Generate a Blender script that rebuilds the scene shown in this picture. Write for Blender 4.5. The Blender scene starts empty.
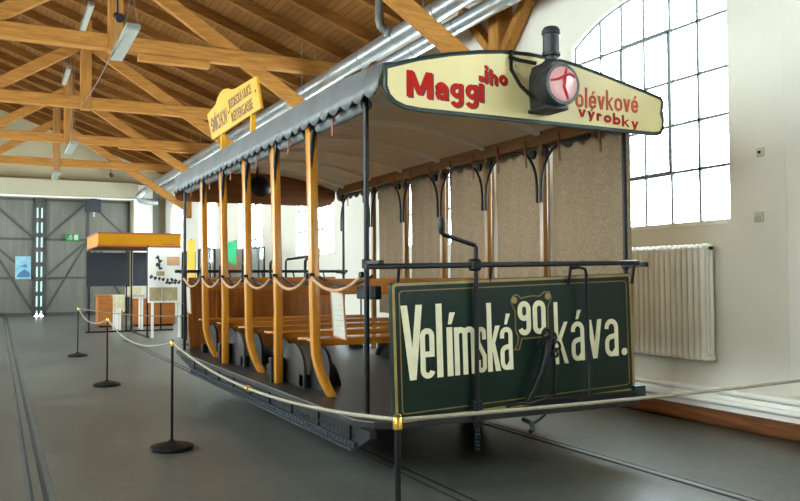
import bpy, bmesh, math, random
from mathutils import Vector, Matrix
random.seed(7)
PI = math.pi
sc = bpy.context.scene
COL = sc.collection

# ------------------------------------------------------------------ camera, sky, exposure
def make_camera():
    a, p, r, f = math.radians(26.806), math.radians(2.036), math.radians(-.306), 796.0
    F = Vector((math.sin(a)*math.cos(p), math.cos(a)*math.cos(p), math.sin(p)))
    R = Vector((math.cos(a), -math.sin(a), 0))
    U = R.cross(F)
    R, U = R*math.cos(r)+U*math.sin(r), U*math.cos(r)-R*math.sin(r)
    cd = bpy.data.cameras.new('camera'); cd.sensor_width = 36; cd.lens = 36*f/800
    cd.clip_start = .05; cd.clip_end = 200
    co = bpy.data.objects.new('camera', cd); COL.objects.link(co)
    M = Matrix.Identity(4)
    for i in range(3):
        M[i][0], M[i][1], M[i][2] = R[i], U[i], -F[i]
    M.translation = Vector((0, 0, 1.5))
    co.matrix_world = M
    sc.camera = co
make_camera()

SKY = 34.0
w = bpy.data.worlds.new('overcast_sky'); sc.world = w; w.use_nodes = True
bg = w.node_tree.nodes['Background']
bg.inputs[0].default_value = (.82, .93, 1.0, 1); bg.inputs[1].default_value = SKY

sc.view_settings.view_transform = 'Standard'; sc.view_settings.look = 'None'
sc.view_settings.gamma = 1; sc.view_settings.exposure = 0.0
sc.view_settings.use_curve_mapping = False
try:
    sc.cycles.use_denoising = True
    sc.cycles.max_bounces = 10; sc.cycles.diffuse_bounces = 6; sc.cycles.transparent_max_bounces = 12
    sc.cycles.caustics_reflective = False; sc.cycles.caustics_refractive = False
    sc.cycles.sample_clamp_indirect = 6
except Exception: pass

def portal(loc, rot, sx, sy):      # tells the sampler where the sky looks in; gives no light of its own
    l = bpy.data.lights.new('sky_opening', 'AREA'); l.shape = 'RECTANGLE'; l.size = sx; l.size_y = sy
    l.cycles.is_portal = True
    o = bpy.data.objects.new('sky_opening', l); COL.objects.link(o); o.location = loc; o.rotation_euler = rot

# ------------------------------------------------------------------ materials
MATS = {}
def nodes(name):
    m = bpy.data.materials.new(name); m.use_nodes = True
    nt = m.node_tree; b = nt.nodes['Principled BSDF']; MATS[name] = m
    return m, nt, b
def lin(c):
    return tuple(((x/255)/12.92 if x/255 <= .04045 else ((x/255+.055)/1.055)**2.4) for x in c)+(1,)
def plain(name, c, rough=.5, metal=0, var=.12, scale=8, stretch=(1,1,1), bump=0, spec=.5, coat=0):
    """A colour broken up by noise."""
    m, nt, b = nodes(name)
    tc = nt.nodes.new('ShaderNodeTexCoord'); mp = nt.nodes.new('ShaderNodeMapping'); mp.inputs['Scale'].default_value = stretch
    nz = nt.nodes.new('ShaderNodeTexNoise'); nz.inputs['Scale'].default_value = scale; nz.inputs['Detail'].default_value = 6
    rp = nt.nodes.new('ShaderNodeValToRGB')
    L = lin(c)
    rp.color_ramp.elements[0].position = .3; rp.color_ramp.elements[1].position = .7
    rp.color_ramp.elements[0].color = tuple(x*(1-var) for x in L[:3])+(1,)
    rp.color_ramp.elements[1].color = tuple(min(1, x*(1+var)) for x in L[:3])+(1,)
    nt.links.new(tc.outputs['Object'], mp.inputs[0]); nt.links.new(mp.outputs[0], nz.inputs['Vector'])
    nt.links.new(nz.outputs['Fac'], rp.inputs[0]); nt.links.new(rp.outputs[0], b.inputs['Base Color'])
    b.inputs['Roughness'].default_value = rough; b.inputs['Metallic'].default_value = metal
    b.inputs['Specular IOR Level'].default_value = spec
    if coat: b.inputs['Coat Weight'].default_value = coat; b.inputs['Coat Roughness'].default_value = .12
    if bump:
        bp = nt.nodes.new('ShaderNodeBump'); bp.inputs['Strength'].default_value = bump; bp.inputs['Distance'].default_value = .01
        nt.links.new(nz.outputs['Fac'], bp.inputs['Height']); nt.links.new(bp.outputs[0], b.inputs['Normal'])
    return m
def wood(name, c, axis, rough=.45, var=.28, coat=0):
    s = [14, 14, 14]; s['xyz'.index(axis)] = 1.2
    return plain(name, c, rough, 0, var, 1.6, tuple(s), .15, .12 if rough >= .6 else .4, coat)

plain('wall_paint', (221, 216, 201), .85, var=.04, scale=1.3, spec=.2)
plain('gable_paint', (184, 172, 140), .9, var=.06, scale=.8, spec=.2)
plain('lintel_paint', (176, 168, 142), .8, var=.05, scale=1, spec=.2)
plain('white_paint', (244, 242, 232), .35, var=.03, scale=4)
plain('white_card', (172, 170, 158), .6, var=.05, scale=9)
wood('beam_wood', (166, 114, 54), 'x', .7)
wood('post_timber', (166, 114, 54), 'z', .7)
wood('rafter_wood', (124, 80, 34), 'x', .75)
wood('varnished_upright', (190, 124, 34), 'z', .28, .22, .3)
wood('varnished_rail', (176, 106, 32), 'x', .18, .22, .8)
wood('varnished_side', (122, 82, 36), 'y', .35, .25, .2)
wood('varnished_upright_shaded', (134, 90, 32), 'z', .3, .22, .2)  # darker copy of the upright wood: roof shade put into the window-side posts' colour
wood('dash_wood', (136, 78, 26), 'z', .4, .3, .2)
wood('board_back_wood', (122, 72, 32), 'x', .5, .25)
wood('kerb_wood', (112, 70, 40), 'y', .6, .45)
wood('exhibit_wood', (168, 100, 38), 'x', .45, .2)
plain('black_iron', (12, 13, 14), .42, 0, .3, 12, spec=.3)
plain('frame_iron', (19, 20, 22), .55, 0, .35, 6, bump=.1, spec=.3)
plain('guard_plate', (44, 39, 34), .6, 0, .2, 5)
plain('rivet_iron', (40, 47, 56), .4, .5, .3, 10)
plain('dark_floor_boards', (28, 27, 25), .42, 0, .3, 2, (14, 1, 1))
plain('zinc', (90, 93, 92), .45, .1, .18, 5)
plain('roof_canvas', (120, 122, 120), .8, 0, .12, 3)
plain('roof_lining', (236, 229, 208), .6, 0, .08, 2, (1, 12, 1))
plain('lining_rib', (248, 246, 238), .55, 0, .06, 4)
plain('sign_cream', (236, 219, 156), .42, 0, .08, 2.5)
plain('sign_border', (34, 52, 46), .4, .1, .25, 9)
plain('dash_green', (14, 34, 26), .35, 0, .2, 2, spec=.25)
plain('dash_gold', (152, 130, 70), .4, 0, .18, 7)
plain('thin_gold', (122, 100, 42), .45, 0, .2, 9)
plain('letter_cream', (240, 232, 194), .5, 0, .06, 12)
plain('letter_red', (180, 24, 6), .5, 0, .12, 12, spec=.12)
plain('letter_shadow_red', (96, 32, 24), .55, 0, .15, 12)
plain('letter_pale_red', (206, 96, 70), .55, 0, .12, 12, spec=.12)
plain('letter_brown', (112, 84, 40), .55, 0, .15, 20)
plain('sign_yellow', (206, 150, 30), .4, 0, .08, 4, spec=.15)
plain('lens_pink', (226, 166, 164), .25, 0, .06, 5, coat=.5)
plain('lens_red', (190, 30, 44), .4, 0, .1, 10)
plain('lamp_grey', (44, 47, 49), .45, .1, .25, 9)
plain('strap_leather', (176, 134, 98), .6, 0, .2, 16)
plain('red_strap', (128, 66, 38), .6, 0, .2, 16)
plain('cream_plastic', (196, 190, 160), .4, 0, .05, 9)
plain('brass', (205, 164, 70), .25, .9, .12, 10)
plain('rope', (150, 142, 120), .8, 0, .15, 60, bump=.3)
plain('galvanised', (176, 182, 182), .3, .75, .12, 3, (1, .4, 1))
plain('pipe_grey', (110, 108, 100), .5, .3, .12, 5)
plain('lamp_housing', (128, 132, 122), .5, 0, .06, 5)
plain('diffuser', (166, 170, 156), .3, 0, .04, 5)
plain('gate_boards', (104, 102, 92), .8, 0, .12, 1.2, (6, 1, .6))
plain('gate_steel', (74, 74, 68), .7, .2, .14, 3)
plain('pilaster_grey', (120, 120, 112), .8, 0, .08, 2)
plain('panel_slate', (38, 42, 48), .6, 0, .1, 3)
plain('canopy_orange', (182, 122, 8), .5, 0, .06, 2, spec=.12)
plain('canopy_edge', (140, 62, 20), .5, 0, .08, 4)
plain('cloth_cream', (212, 200, 160), .85, 0, .1, 6)
plain('banner_yellow', (228, 186, 74), .7, 0, .06, 3)
plain('banner_green', (30, 150, 92), .7, 0, .12, 4)
plain('exit_green', (26, 120, 60), .5, 0, .06, 6)
plain('sheet_blue', (128, 172, 188), .6, 0, .2, 5)
plain('sheet_dark_blue', (64, 110, 140), .6, 0, .2, 7)
plain('print_peach', (214, 164, 124), .7, 0, .08, 6)
plain('print_tan', (176, 158, 116), .7, 0, .15, 8)
plain('print_ink', (50, 50, 48), .7, 0, .2, 20)
plain('rail_steel', (92, 92, 86), .45, .3, .2, 8, (1, .2, 1))
plain('groove_dark', (26, 26, 25), .8, 0, .3, 6)
plain('rail_bedding', (72, 73, 67), .7, 0, .3, 5)
plain('window_bar', (112, 120, 120), .5, .1, .1, 6)
plain('bolt', (60, 52, 40), .5, .5, .1, 6)

def floor_mat():
    m, nt, b = nodes('concrete')
    tc = nt.nodes.new('ShaderNodeTexCoord')
    n1 = nt.nodes.new('ShaderNodeTexNoise'); n1.inputs['Scale'].default_value = .55; n1.inputs['Detail'].default_value = 8; n1.inputs['Roughness'].default_value = .6
    n2 = nt.nodes.new('ShaderNodeTexNoise'); n2.inputs['Scale'].default_value = 9; n2.inputs['Detail'].default_value = 6
    mx = nt.nodes.new('ShaderNodeMix'); mx.data_type = 'FLOAT'; mx.inputs[0].default_value = .35
    rp = nt.nodes.new('ShaderNodeValToRGB')
    rp.color_ramp.elements[0].position = .36; rp.color_ramp.elements[1].position = .66
    rp.color_ramp.elements[0].color = lin((60, 61, 56)); rp.color_ramp.elements[1].color = lin((96, 97, 89))
    for n in (n1, n2): nt.links.new(tc.outputs['Object'], n.inputs['Vector'])
    nt.links.new(n1.outputs['Fac'], mx.inputs[2]); nt.links.new(n2.outputs['Fac'], mx.inputs[3])
    nt.links.new(mx.outputs[0], rp.inputs[0]); nt.links.new(rp.outputs[0], b.inputs['Base Color'])
    mr = nt.nodes.new('ShaderNodeMapRange'); mr.inputs[3].default_value = .26; mr.inputs[4].default_value = .46
    nt.links.new(n1.outputs['Fac'], mr.inputs[0]); nt.links.new(mr.outputs[0], b.inputs['Roughness'])
    bp = nt.nodes.new('ShaderNodeBump'); bp.inputs['Strength'].default_value = .08; bp.inputs['Distance'].default_value = .01
    nt.links.new(n2.outputs['Fac'], bp.inputs['Height']); nt.links.new(bp.outputs[0], b.inputs['Normal'])
floor_mat()
def board_mat():
    m, nt, b = nodes('ceiling_boards')
    tc = nt.nodes.new('ShaderNodeTexCoord'); sp = nt.nodes.new('ShaderNodeSeparateXYZ'); nt.links.new(tc.outputs['Object'], sp.inputs[0])
    dv = nt.nodes.new('ShaderNodeMath'); dv.operation = 'DIVIDE'; dv.inputs[1].default_value = .13; nt.links.new(sp.outputs[0], dv.inputs[0])
    fl = nt.nodes.new('ShaderNodeMath'); fl.operation = 'FLOOR'; nt.links.new(dv.outputs[0], fl.inputs[0])
    fr = nt.nodes.new('ShaderNodeMath'); fr.operation = 'FRACT'; nt.links.new(dv.outputs[0], fr.inputs[0])
    wn = nt.nodes.new('ShaderNodeTexWhiteNoise'); wn.noise_dimensions = '1D'; nt.links.new(fl.outputs[0], wn.inputs['W'])
    nz = nt.nodes.new('ShaderNodeTexNoise'); nz.inputs['Scale'].default_value = 2; nz.inputs['Detail'].default_value = 5
    mp = nt.nodes.new('ShaderNodeMapping'); mp.inputs['Scale'].default_value = (10, .7, 10)
    nt.links.new(tc.outputs['Object'], mp.inputs[0]); nt.links.new(mp.outputs[0], nz.inputs['Vector'])
    av = nt.nodes.new('ShaderNodeMath'); av.operation = 'MULTIPLY_ADD'; av.inputs[1].default_value = .55
    nt.links.new(wn.outputs['Value'], av.inputs[0])
    hf = nt.nodes.new('ShaderNodeMath'); hf.operation = 'MULTIPLY'; hf.inputs[1].default_value = .5; nt.links.new(nz.outputs['Fac'], hf.inputs[0])
    nt.links.new(hf.outputs[0], av.inputs[2])
    rp = nt.nodes.new('ShaderNodeValToRGB'); rp.color_ramp.elements[0].color = lin((100, 62, 26)); rp.color_ramp.elements[1].color = lin((132, 88, 40))
    nt.links.new(av.outputs[0], rp.inputs[0])
    lt = nt.nodes.new('ShaderNodeMath'); lt.operation = 'GREATER_THAN'; lt.inputs[1].default_value = .9; nt.links.new(fr.outputs[0], lt.inputs[0])
    mx = nt.nodes.new('ShaderNodeMix'); mx.data_type = 'RGBA'; nt.links.new(lt.outputs[0], mx.inputs[0])
    nt.links.new(rp.outputs[0], mx.inputs[6]); mx.inputs[7].default_value = lin((66, 43, 20))
    nt.links.new(mx.outputs[2], b.inputs['Base Color']); b.inputs['Roughness'].default_value = .7; b.inputs['Specular IOR Level'].default_value = .1
board_mat()
def curtain_mat():
    m, nt, b = nodes('coarse_linen')
    tc = nt.nodes.new('ShaderNodeTexCoord')
    acc = None
    for sx in ((240, 240, 30), (30, 30, 240)):
        mp = nt.nodes.new('ShaderNodeMapping'); mp.inputs['Scale'].default_value = sx
        nz = nt.nodes.new('ShaderNodeTexNoise'); nz.inputs['Scale'].default_value = 1; nz.inputs['Detail'].default_value = 3
        nt.links.new(tc.outputs['Object'], mp.inputs[0]); nt.links.new(mp.outputs[0], nz.inputs['Vector'])
        if acc is None: acc = nz.outputs['Fac']
        else:
            a = nt.nodes.new('ShaderNodeMath'); a.operation = 'ADD'; nt.links.new(acc, a.inputs[0]); nt.links.new(nz.outputs['Fac'], a.inputs[1]); acc = a.outputs[0]
    rp = nt.nodes.new('ShaderNodeValToRGB'); rp.color_ramp.elements[0].position = .7; rp.color_ramp.elements[1].position = 1.0
    hv = nt.nodes.new('ShaderNodeMapRange'); hv.inputs[1].default_value = .7; hv.inputs[2].default_value = 1.3
    nt.links.new(acc, hv.inputs[0])
    rp.color_ramp.elements[0].position = .2; rp.color_ramp.elements[1].position = .8
    rp.color_ramp.elements[0].color = lin((102, 85, 64)); rp.color_ramp.elements[1].color = lin((136, 115, 88))
    nt.links.new(hv.outputs[0], rp.inputs[0]); nt.links.new(rp.outputs[0], b.inputs['Base Color']); b.inputs['Roughness'].default_value = .9
    tr = nt.nodes.new('ShaderNodeBsdfTranslucent'); nt.links.new(rp.outputs[0], tr.inputs[0])
    ms = nt.nodes.new('ShaderNodeMixShader'); ms.inputs[0].default_value = .15
    out = nt.nodes['Material Output']
    nt.links.new(b.outputs[0], ms.inputs[1]); nt.links.new(tr.outputs[0], ms.inputs[2]); nt.links.new(ms.outputs[0], out.inputs[0])
curtain_mat()
def glass_mat(name, tint, gloss=.06):
    m, nt, b = nodes(name)
    t = nt.nodes.new('ShaderNodeBsdfTransparent'); t.inputs[0].default_value = tint
    g = nt.nodes.new('ShaderNodeBsdfGlossy'); g.inputs['Roughness'].default_value = .05
    ms = nt.nodes.new('ShaderNodeMixShader'); ms.inputs[0].default_value = gloss
    nt.links.new(t.outputs[0], ms.inputs[1]); nt.links.new(g.outputs[0], ms.inputs[2])
    nt.links.new(ms.outputs[0], nt.nodes['Material Output'].inputs[0])
glass_mat('window_glass', (.96, .98, .98, 1))
glass_mat('frosted_gate_glass', (.17, .20, .185, 1), .05)
glass_mat('case_glass', (.85, .88, .88, 1), .08)

# ------------------------------------------------------------------ mesh helpers
class MB:
    def __init__(s): s.v = []; s.f = []
    def add(s, vs, fs):
        n = len(s.v); s.v += [tuple(v) for v in vs]; s.f += [tuple(i+n for i in f) for f in fs]; return s
    def box(s, x0, x1, y0, y1, z0, z1):
        vs = [(x, y, z) for x in (x0, x1) for y in (y0, y1) for z in (z0, z1)]
        return s.add(vs, [(0,1,3,2),(4,6,7,5),(0,4,5,1),(2,3,7,6),(0,2,6,4),(1,5,7,3)])
    def bar(s, a, b, wd, h, up=(0,0,1)):
        a, b = Vector(a), Vector(b); d = (b-a).normalized(); u = Vector(up)
        side = d.cross(u).normalized()*wd/2; u = side.cross(d).normalized()*h/2
        vs = [p+i*side+j*u for p in (a, b) for i in (-1, 1) for j in (-1, 1)]
        return s.add(vs, [(0,2,3,1),(4,5,7,6),(0,1,5,4),(2,6,7,3),(0,4,6,2),(1,3,7,5)])
    def tube(s, pts, r, seg=8, closed=False):
        pts = [Vector(p) for p in pts]; n = len(pts); rs = r if isinstance(r, (list, tuple)) else [r]*n
        prev = None; vs = []; fs = []
        for i, p in enumerate(pts):
            if closed: d = pts[(i+1) % n]-pts[i-1]
            else: d = pts[min(i+1, n-1)]-pts[max(i-1, 0)]
            d.normalize()
            if prev is None:
                u = d.orthogonal().normalized()
            else:
                u = (prev-d*prev.dot(d)); u = u.normalized() if u.length > 1e-6 else d.orthogonal().normalized()
            prev = u; v = d.cross(u)
            for k in range(seg):
                t = 2*PI*k/seg; vs.append(p+(u*math.cos(t)+v*math.sin(t))*rs[i])
        for i in range(n if closed else n-1):
            j = (i+1) % n
            for k in range(seg):
                l = (k+1) % seg; fs.append((i*seg+k, i*seg+l, j*seg+l, j*seg+k))
        if not closed:
            fs.append(tuple(range(seg))[::-1]); fs.append(tuple((n-1)*seg+k for k in range(seg)))
        return s.add(vs, fs)
    def lathe(s, prof, c=(0,0,0), axis=(0,0,1), seg=24):
        """prof: (radius, height) pairs along axis from c."""
        ax = Vector(axis).normalized(); u = ax.orthogonal().normalized(); v = ax.cross(u); c = Vector(c)
        vs = []; fs = []
        for (r, h) in prof:
            for k in range(seg):
                t = 2*PI*k/seg; vs.append(c+ax*h+(u*math.cos(t)+v*math.sin(t))*max(r, 1e-4))
        for i in range(len(prof)-1):
            for k in range(seg):
                l = (k+1) % seg; fs.append((i*seg+k, i*seg+l, (i+1)*seg+l, (i+1)*seg+k))
        fs.append(tuple(range(seg))[::-1]); fs.append(tuple((len(prof)-1)*seg+k for k in range(seg)))
        return s.add(vs, fs)
    def prism(s, poly, o, u, v, n, d):
        """2-D polygon in the (u, v) plane at o, given the thickness d along n."""
        o, u, v, n = Vector(o), Vector(u), Vector(v), Vector(n).normalized(); N = len(poly)
        vs = [o+u*x+v*y for x, y in poly]+[o+u*x+v*y+n*d for x, y in poly]
        fs = [tuple(range(N)), tuple(range(2*N-1, N-1, -1))]+[(i, i+N, (i+1) % N+N, (i+1) % N) for i in range(N)]
        return s.add(vs, fs)
    def build(s, name, mat, parent=None, smooth=True, bevel=0, ang=.7):
        me = bpy.data.meshes.new(name)
        bm = bmesh.new(); me.from_pydata(s.v, [], s.f); bm.from_mesh(me)
        bmesh.ops.recalc_face_normals(bm, faces=bm.faces)
        if bevel:
            es = [e for e in bm.edges if len(e.link_faces) == 2 and e.calc_face_angle(0) > .6]
            bmesh.ops.bevel(bm, geom=es, offset=bevel, segments=2, affect='EDGES', profile=.5, clamp_overlap=True)
        bm.to_mesh(me); bm.free()
        if smooth:
            for p in me.polygons: p.use_smooth = True
            me.set_sharp_from_angle(angle=ang)
        for mm in (mat if isinstance(mat, (list, tuple)) else [mat]): me.materials.append(MATS[mm])
        o = bpy.data.objects.new(name, me); COL.objects.link(o)
        if parent is not None:
            bpy.context.view_layer.update() if False else None
            o.parent = parent
            o.matrix_parent_inverse = Matrix.Translation(-WORLD(parent))
        return o
def WORLD(o):
    l = Vector(o.location)
    if o.parent is not None:      # parents are only ever moved, never turned
        l = l + WORLD(o.parent) + o.matrix_parent_inverse.translation
    return l
def tag(o, label, cat, group=None, kind=None):
    o['label'] = label; o['category'] = cat
    if group: o['group'] = group
    if kind: o['kind'] = kind
    return o
def thing(name, label, cat, loc=(0,0,0), group=None):
    o = bpy.data.objects.new(name, None); COL.objects.link(o); o.location = loc; o.empty_display_size = .1
    return tag(o, label, cat, group)
def sub(name, parent, loc=None):
    o = bpy.data.objects.new(name, None); COL.objects.link(o); o.empty_display_size = .05
    o.parent = parent; o.matrix_parent_inverse = Matrix.Translation(-WORLD(parent)); o.location = loc or (0,0,0)
    return o
def struct(o, label=None, cat=None):
    o['kind'] = 'structure'
    o['label'] = label or o.name.replace('_', ' '); o['category'] = cat or o.name.split('_')[0]
    return o
def arc(cx, cy, rx, ry, a0, a1, n=8):
    return [(cx+rx*math.cos(math.radians(a0+(a1-a0)*i/n)), cy+ry*math.sin(math.radians(a0+(a1-a0)*i/n))) for i in range(n+1)]
def catenary(a, b, sag, n=16):
    a, b = Vector(a), Vector(b)
    return [a.lerp(b, i/n)-Vector((0, 0, sag*4*(i/n)*(1-i/n))) for i in range(n+1)]

# ------------------------------------------------------------------ hand-painted lettering
def ribbon(pts, t, closed=False):
    n = len(pts); L = []; R_ = []
    for i, p in enumerate(pts):
        a = pts[i-1] if (i > 0 or closed) else p
        b = pts[(i+1) % n] if (i < n-1 or closed) else p
        d1 = Vector((p[0]-a[0], p[1]-a[1])); d2 = Vector((b[0]-p[0], b[1]-p[1]))
        if d1.length < 1e-9: d1 = d2
        if d2.length < 1e-9: d2 = d1
        d1.normalize(); d2.normalize(); n1 = Vector((-d1.y, d1.x)); n2 = Vector((-d2.y, d2.x))
        m = (n1+n2)
        m = n1 if m.length < 1e-6 else m.normalized()
        k = t/2/max(.5, m.dot(n1))
        L.append((p[0]+m.x*k, p[1]+m.y*k)); R_.append((p[0]-m.x*k, p[1]-m.y*k))
    return [[L[i], R_[i], R_[(i+1) % n], L[(i+1) % n]] for i in range(n if closed else n-1)]
def quad(*p): return [list(p)]
def rect(x0, x1, y0, y1): return [[(x0, y0), (x1, y0), (x1, y1), (x0, y1)]]
def ring(w_, h, t, y0=0):
    r = (w_-t)/2; ry = min(r, (h-t)/2)
    return ribbon(arc(w_/2, y0+h-t/2-ry, r, ry, 0, 180, 10)+arc(w_/2, y0+t/2+ry, r, ry, 180, 360, 10), t, True)
def acute(w_, xh, h, t):
    return quad((w_*.38, xh+.04*h), (w_*.38+.6*t, xh+.04*h), (w_*.5+1.1*t, xh+.2*h), (w_*.5+.1*t, xh+.2*h))
def glyph(c, w_, h, xh, t):
    base = {'á': 'a', 'é': 'e', 'í': 'i', 'ý': 'y'}.get(c)
    if base:
        return glyph('ı' if base == 'i' else base, w_, h, xh, t)+acute(w_, xh, h, t)
    r = (w_-t)/2; a, b = t/2, w_-t/2
    if c in 'Vv':
        H = h if c == 'V' else xh; k = 1.1*t
        return quad((0, H), (k, H), (w_/2+.5*k, 0), (w_/2-.5*k, 0))+quad((w_, H), (w_-k, H), (w_/2-.5*k, 0), (w_/2+.5*k, 0))
    if c == 'y':
        k = 1.05*t
        return quad((0, xh), (k, xh), (w_/2+.5*k, 0), (w_/2-.5*k, 0))+quad((w_, xh), (w_-k, xh), (w_*.18, -.3*xh), (w_*.18+k, -.3*xh))
    if c == 'l': return rect(w_/2-t/2, w_/2+t/2, 0, h)
    if c in 'iı':
        g = rect(w_/2-t/2, w_/2+t/2, 0, xh)
        if c == 'i': g += rect(w_/2-t/2, w_/2+t/2, xh+.09*h, xh+.09*h+t)
        return g
    if c == 'j': return ribbon([(b, xh), (b, -.1*h)]+arc(b-r, -.1*h, r, r, 0, -110, 6), t)+rect(b-t/2, b+t/2, xh+.09*h, xh+.09*h+t)
    if c in 'oO0': return ring(w_, xh if c == 'o' else h, t)
    if c == 'e':
        return ribbon([(a, xh*.48), (b, xh*.48), (b, xh-a-r)]+arc(w_/2, xh-a-r, r, r, 0, 180, 10)[1:]+arc(w_/2, a+r, r, r, 180, 350, 10), t)
    if c == 'a':
        return ribbon([(a, xh*.74)]+arc(w_/2, xh-a-r, r, r, 170, 0, 10)+[(b, 0)], t)+\
            ribbon([(b, xh*.56), (w_/2, xh*.53)]+arc(w_/2, xh*.53-r, r, r, 100, 180, 5)+arc(w_/2, a+r, r, r, 180, 290, 8)+[(b, xh*.2)], t)
    if c in 'mnhr':
        g = rect(0, t, 0, h if c == 'h' else xh)
        k = 2 if c == 'm' else 1; cw = (w_-t)/k
        for i in range(k):
            x0 = a+i*cw; rr = cw/2
            if c == 'r': g += ribbon([(x0, xh*.6)]+arc(x0+rr, xh-a-rr, rr, rr, 180, 25, 8), t)
            else: g += ribbon(arc(x0+rr, xh-a-rr, rr, rr, 180, 0, 10)+[(x0+cw, 0)], t)
        return g
    if c == 's':
        ry = xh/4
        return ribbon([(b, xh*.72)]+arc(w_/2, xh-a-r, r, r, 10, 180, 8)+[(a, xh*.66), (b, xh*.36)]+arc(w_/2, a+r, r, r, 0, -170, 8)+[(a, xh*.28)], t)
    if c == 'k':
        return rect(0, t, 0, h)+quad((t*.9, xh*.36), (t*.9, xh*.62), (w_-t, xh), (w_, xh))+quad((t*1.0, xh*.56), (t*1.5, xh*.7), (w_, 0), (w_-1.1*t, 0))
    if c == 'b': return rect(0, t, 0, h)+ring(w_, xh, t)
    if c == 'g':
        return ring(w_, xh, t)+ribbon([(b, xh), (b, -.16*h)]+arc(w_/2, -.16*h, r, r*.8, 0, -165, 8), t)
    if c == 'M':
        return rect(0, t, 0, h)+rect(w_-t, w_, 0, h)+quad((0, h), (1.15*t, h), (w_/2+.45*t, h*.12), (w_/2-.45*t, h*.12))+quad((w_, h), (w_-1.15*t, h), (w_/2-.45*t, h*.12), (w_/2+.45*t, h*.12))
    if c == '9':
        q = h*.42
        return ring(w_, h-q, t, q)+ribbon([(b, h-a-r), (b, a+r)]+arc(w_/2, a+r, r, r, 0, -165, 10)[1:], t)
    if c == '.': return [arc(w_/2, w_/2, w_/2, w_/2, 0, 360, 14)[:-1]]
    return rect(0, w_, 0, xh)
def lettering(parent, name, mat, items, y, thick=.004, dx=0, dz=0):
    """items: (char, x, z of the baseline, width, height, x-height, stroke); faces -Y at depth y."""
    mb = MB()
    for c, x, z, w_, h, xh, t in items:
        for q, poly in enumerate(glyph(c, w_, h, xh, t)):
            e = .00004*(q % 40)
            mb.prism(poly, (x+dx, y-e, z+dz), (1,0,0), (0,0,1), (0,1,0), thick+e)
    return mb.build(name, mat, parent, smooth=False)
def caption(parent, name, mat, text, o, u, v, size, xs=1.0):
    cu = bpy.data.curves.new(name, 'FONT'); cu.body = text; cu.size = size; cu.extrude = .002; cu.align_x = 'CENTER'
    cu.offset = size*.012
    tmp = bpy.data.objects.new(name, cu); COL.objects.link(tmp); bpy.context.view_layer.update()
    me = bpy.data.meshes.new_from_object(tmp.evaluated_get(bpy.context.evaluated_depsgraph_get()))
    bpy.data.objects.remove(tmp)
    u, v = Vector(u).normalized(), Vector(v).normalized(); n = u.cross(v); o = Vector(o)
    for vt in me.vertices: vt.co = o+u*vt.co.x*xs+v*vt.co.y+n*vt.co.z
    me.materials.clear(); me.materials.append(MATS[mat]); me.name = name
    ob = bpy.data.objects.new(name, me); COL.objects.link(ob); ob.parent = parent
    ob.matrix_parent_inverse = Matrix.Translation(-WORLD(parent))
    return ob

# ------------------------------------------------------------------ the hall
WR, WL, YF, YB, BAY = 6.69, -3.0, -6.53, 36.7, 5.4
def roof_z(x): return 8.62-.36*x
WC = [1.57+BAY*k for k in range(-1, 7)]        # window centres along both long walls
HW, SILL, SPRING, RISE = 1.235, 2.08, 4.5, .35
RAD = (HW*HW+RISE*RISE)/(2*RISE)
def arch_pts(n=14):
    out = []
    for i in range(n+1):
        q = -HW+2*HW*i/n; out.append((q, SPRING+RISE-RAD+math.sqrt(RAD*RAD-q*q)))
    return out
mb = MB(); mb.box(WL-.4, WR+.4, YF-.4, YB+.4, -.2, 0)
struct(mb.build('floor', 'concrete', None, False), 'grey worn concrete hall floor with tram rails', 'floor')
def long_wall(name, x, xo, label):
    mb = MB(); top = roof_z(x)+.1
    edges = [YF]+[c+BAY/2 for c in WC[:-1]]+[YB]
    def strip(p):   # an outline in (y, z) from the inner face to the outer one
        mb.prism(p, (x, 0, 0), (0,1,0), (0,0,1), (1 if xo > x else -1, 0, 0), abs(xo-x))
    for c, y0, y1 in zip(WC, edges[:-1], edges[1:]):
        if xo < x and c == WC[0]:
            strip([(y0, 0), (y1, 0), (y1, top), (y0, top)]); continue
        strip([(y0, 0), (y1, 0), (y1, SILL), (y0, SILL)])
        strip([(y0, SILL), (c-HW, SILL), (c-HW, SPRING), (y0, SPRING)])
        strip([(c+HW, SILL), (y1, SILL), (y1, SPRING), (c+HW, SPRING)])
        a = arch_pts()
        strip([(y0, SPRING), (c-HW, SPRING)]+[(c+q, z) for q, z in a[1:-1]]+[(c+HW, SPRING), (y1, SPRING), (y1, top), (y0, top)])
    return struct(mb.build(name, 'wall_paint', None, False), label, 'wall')
long_wall('wall_right', WR, WR+.45, 'off-white plastered long wall with the arched windows')
long_wall('wall_left', WL, WL-.45, 'off-white plastered long wall opposite the radiator')
nwin = 0
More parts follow.
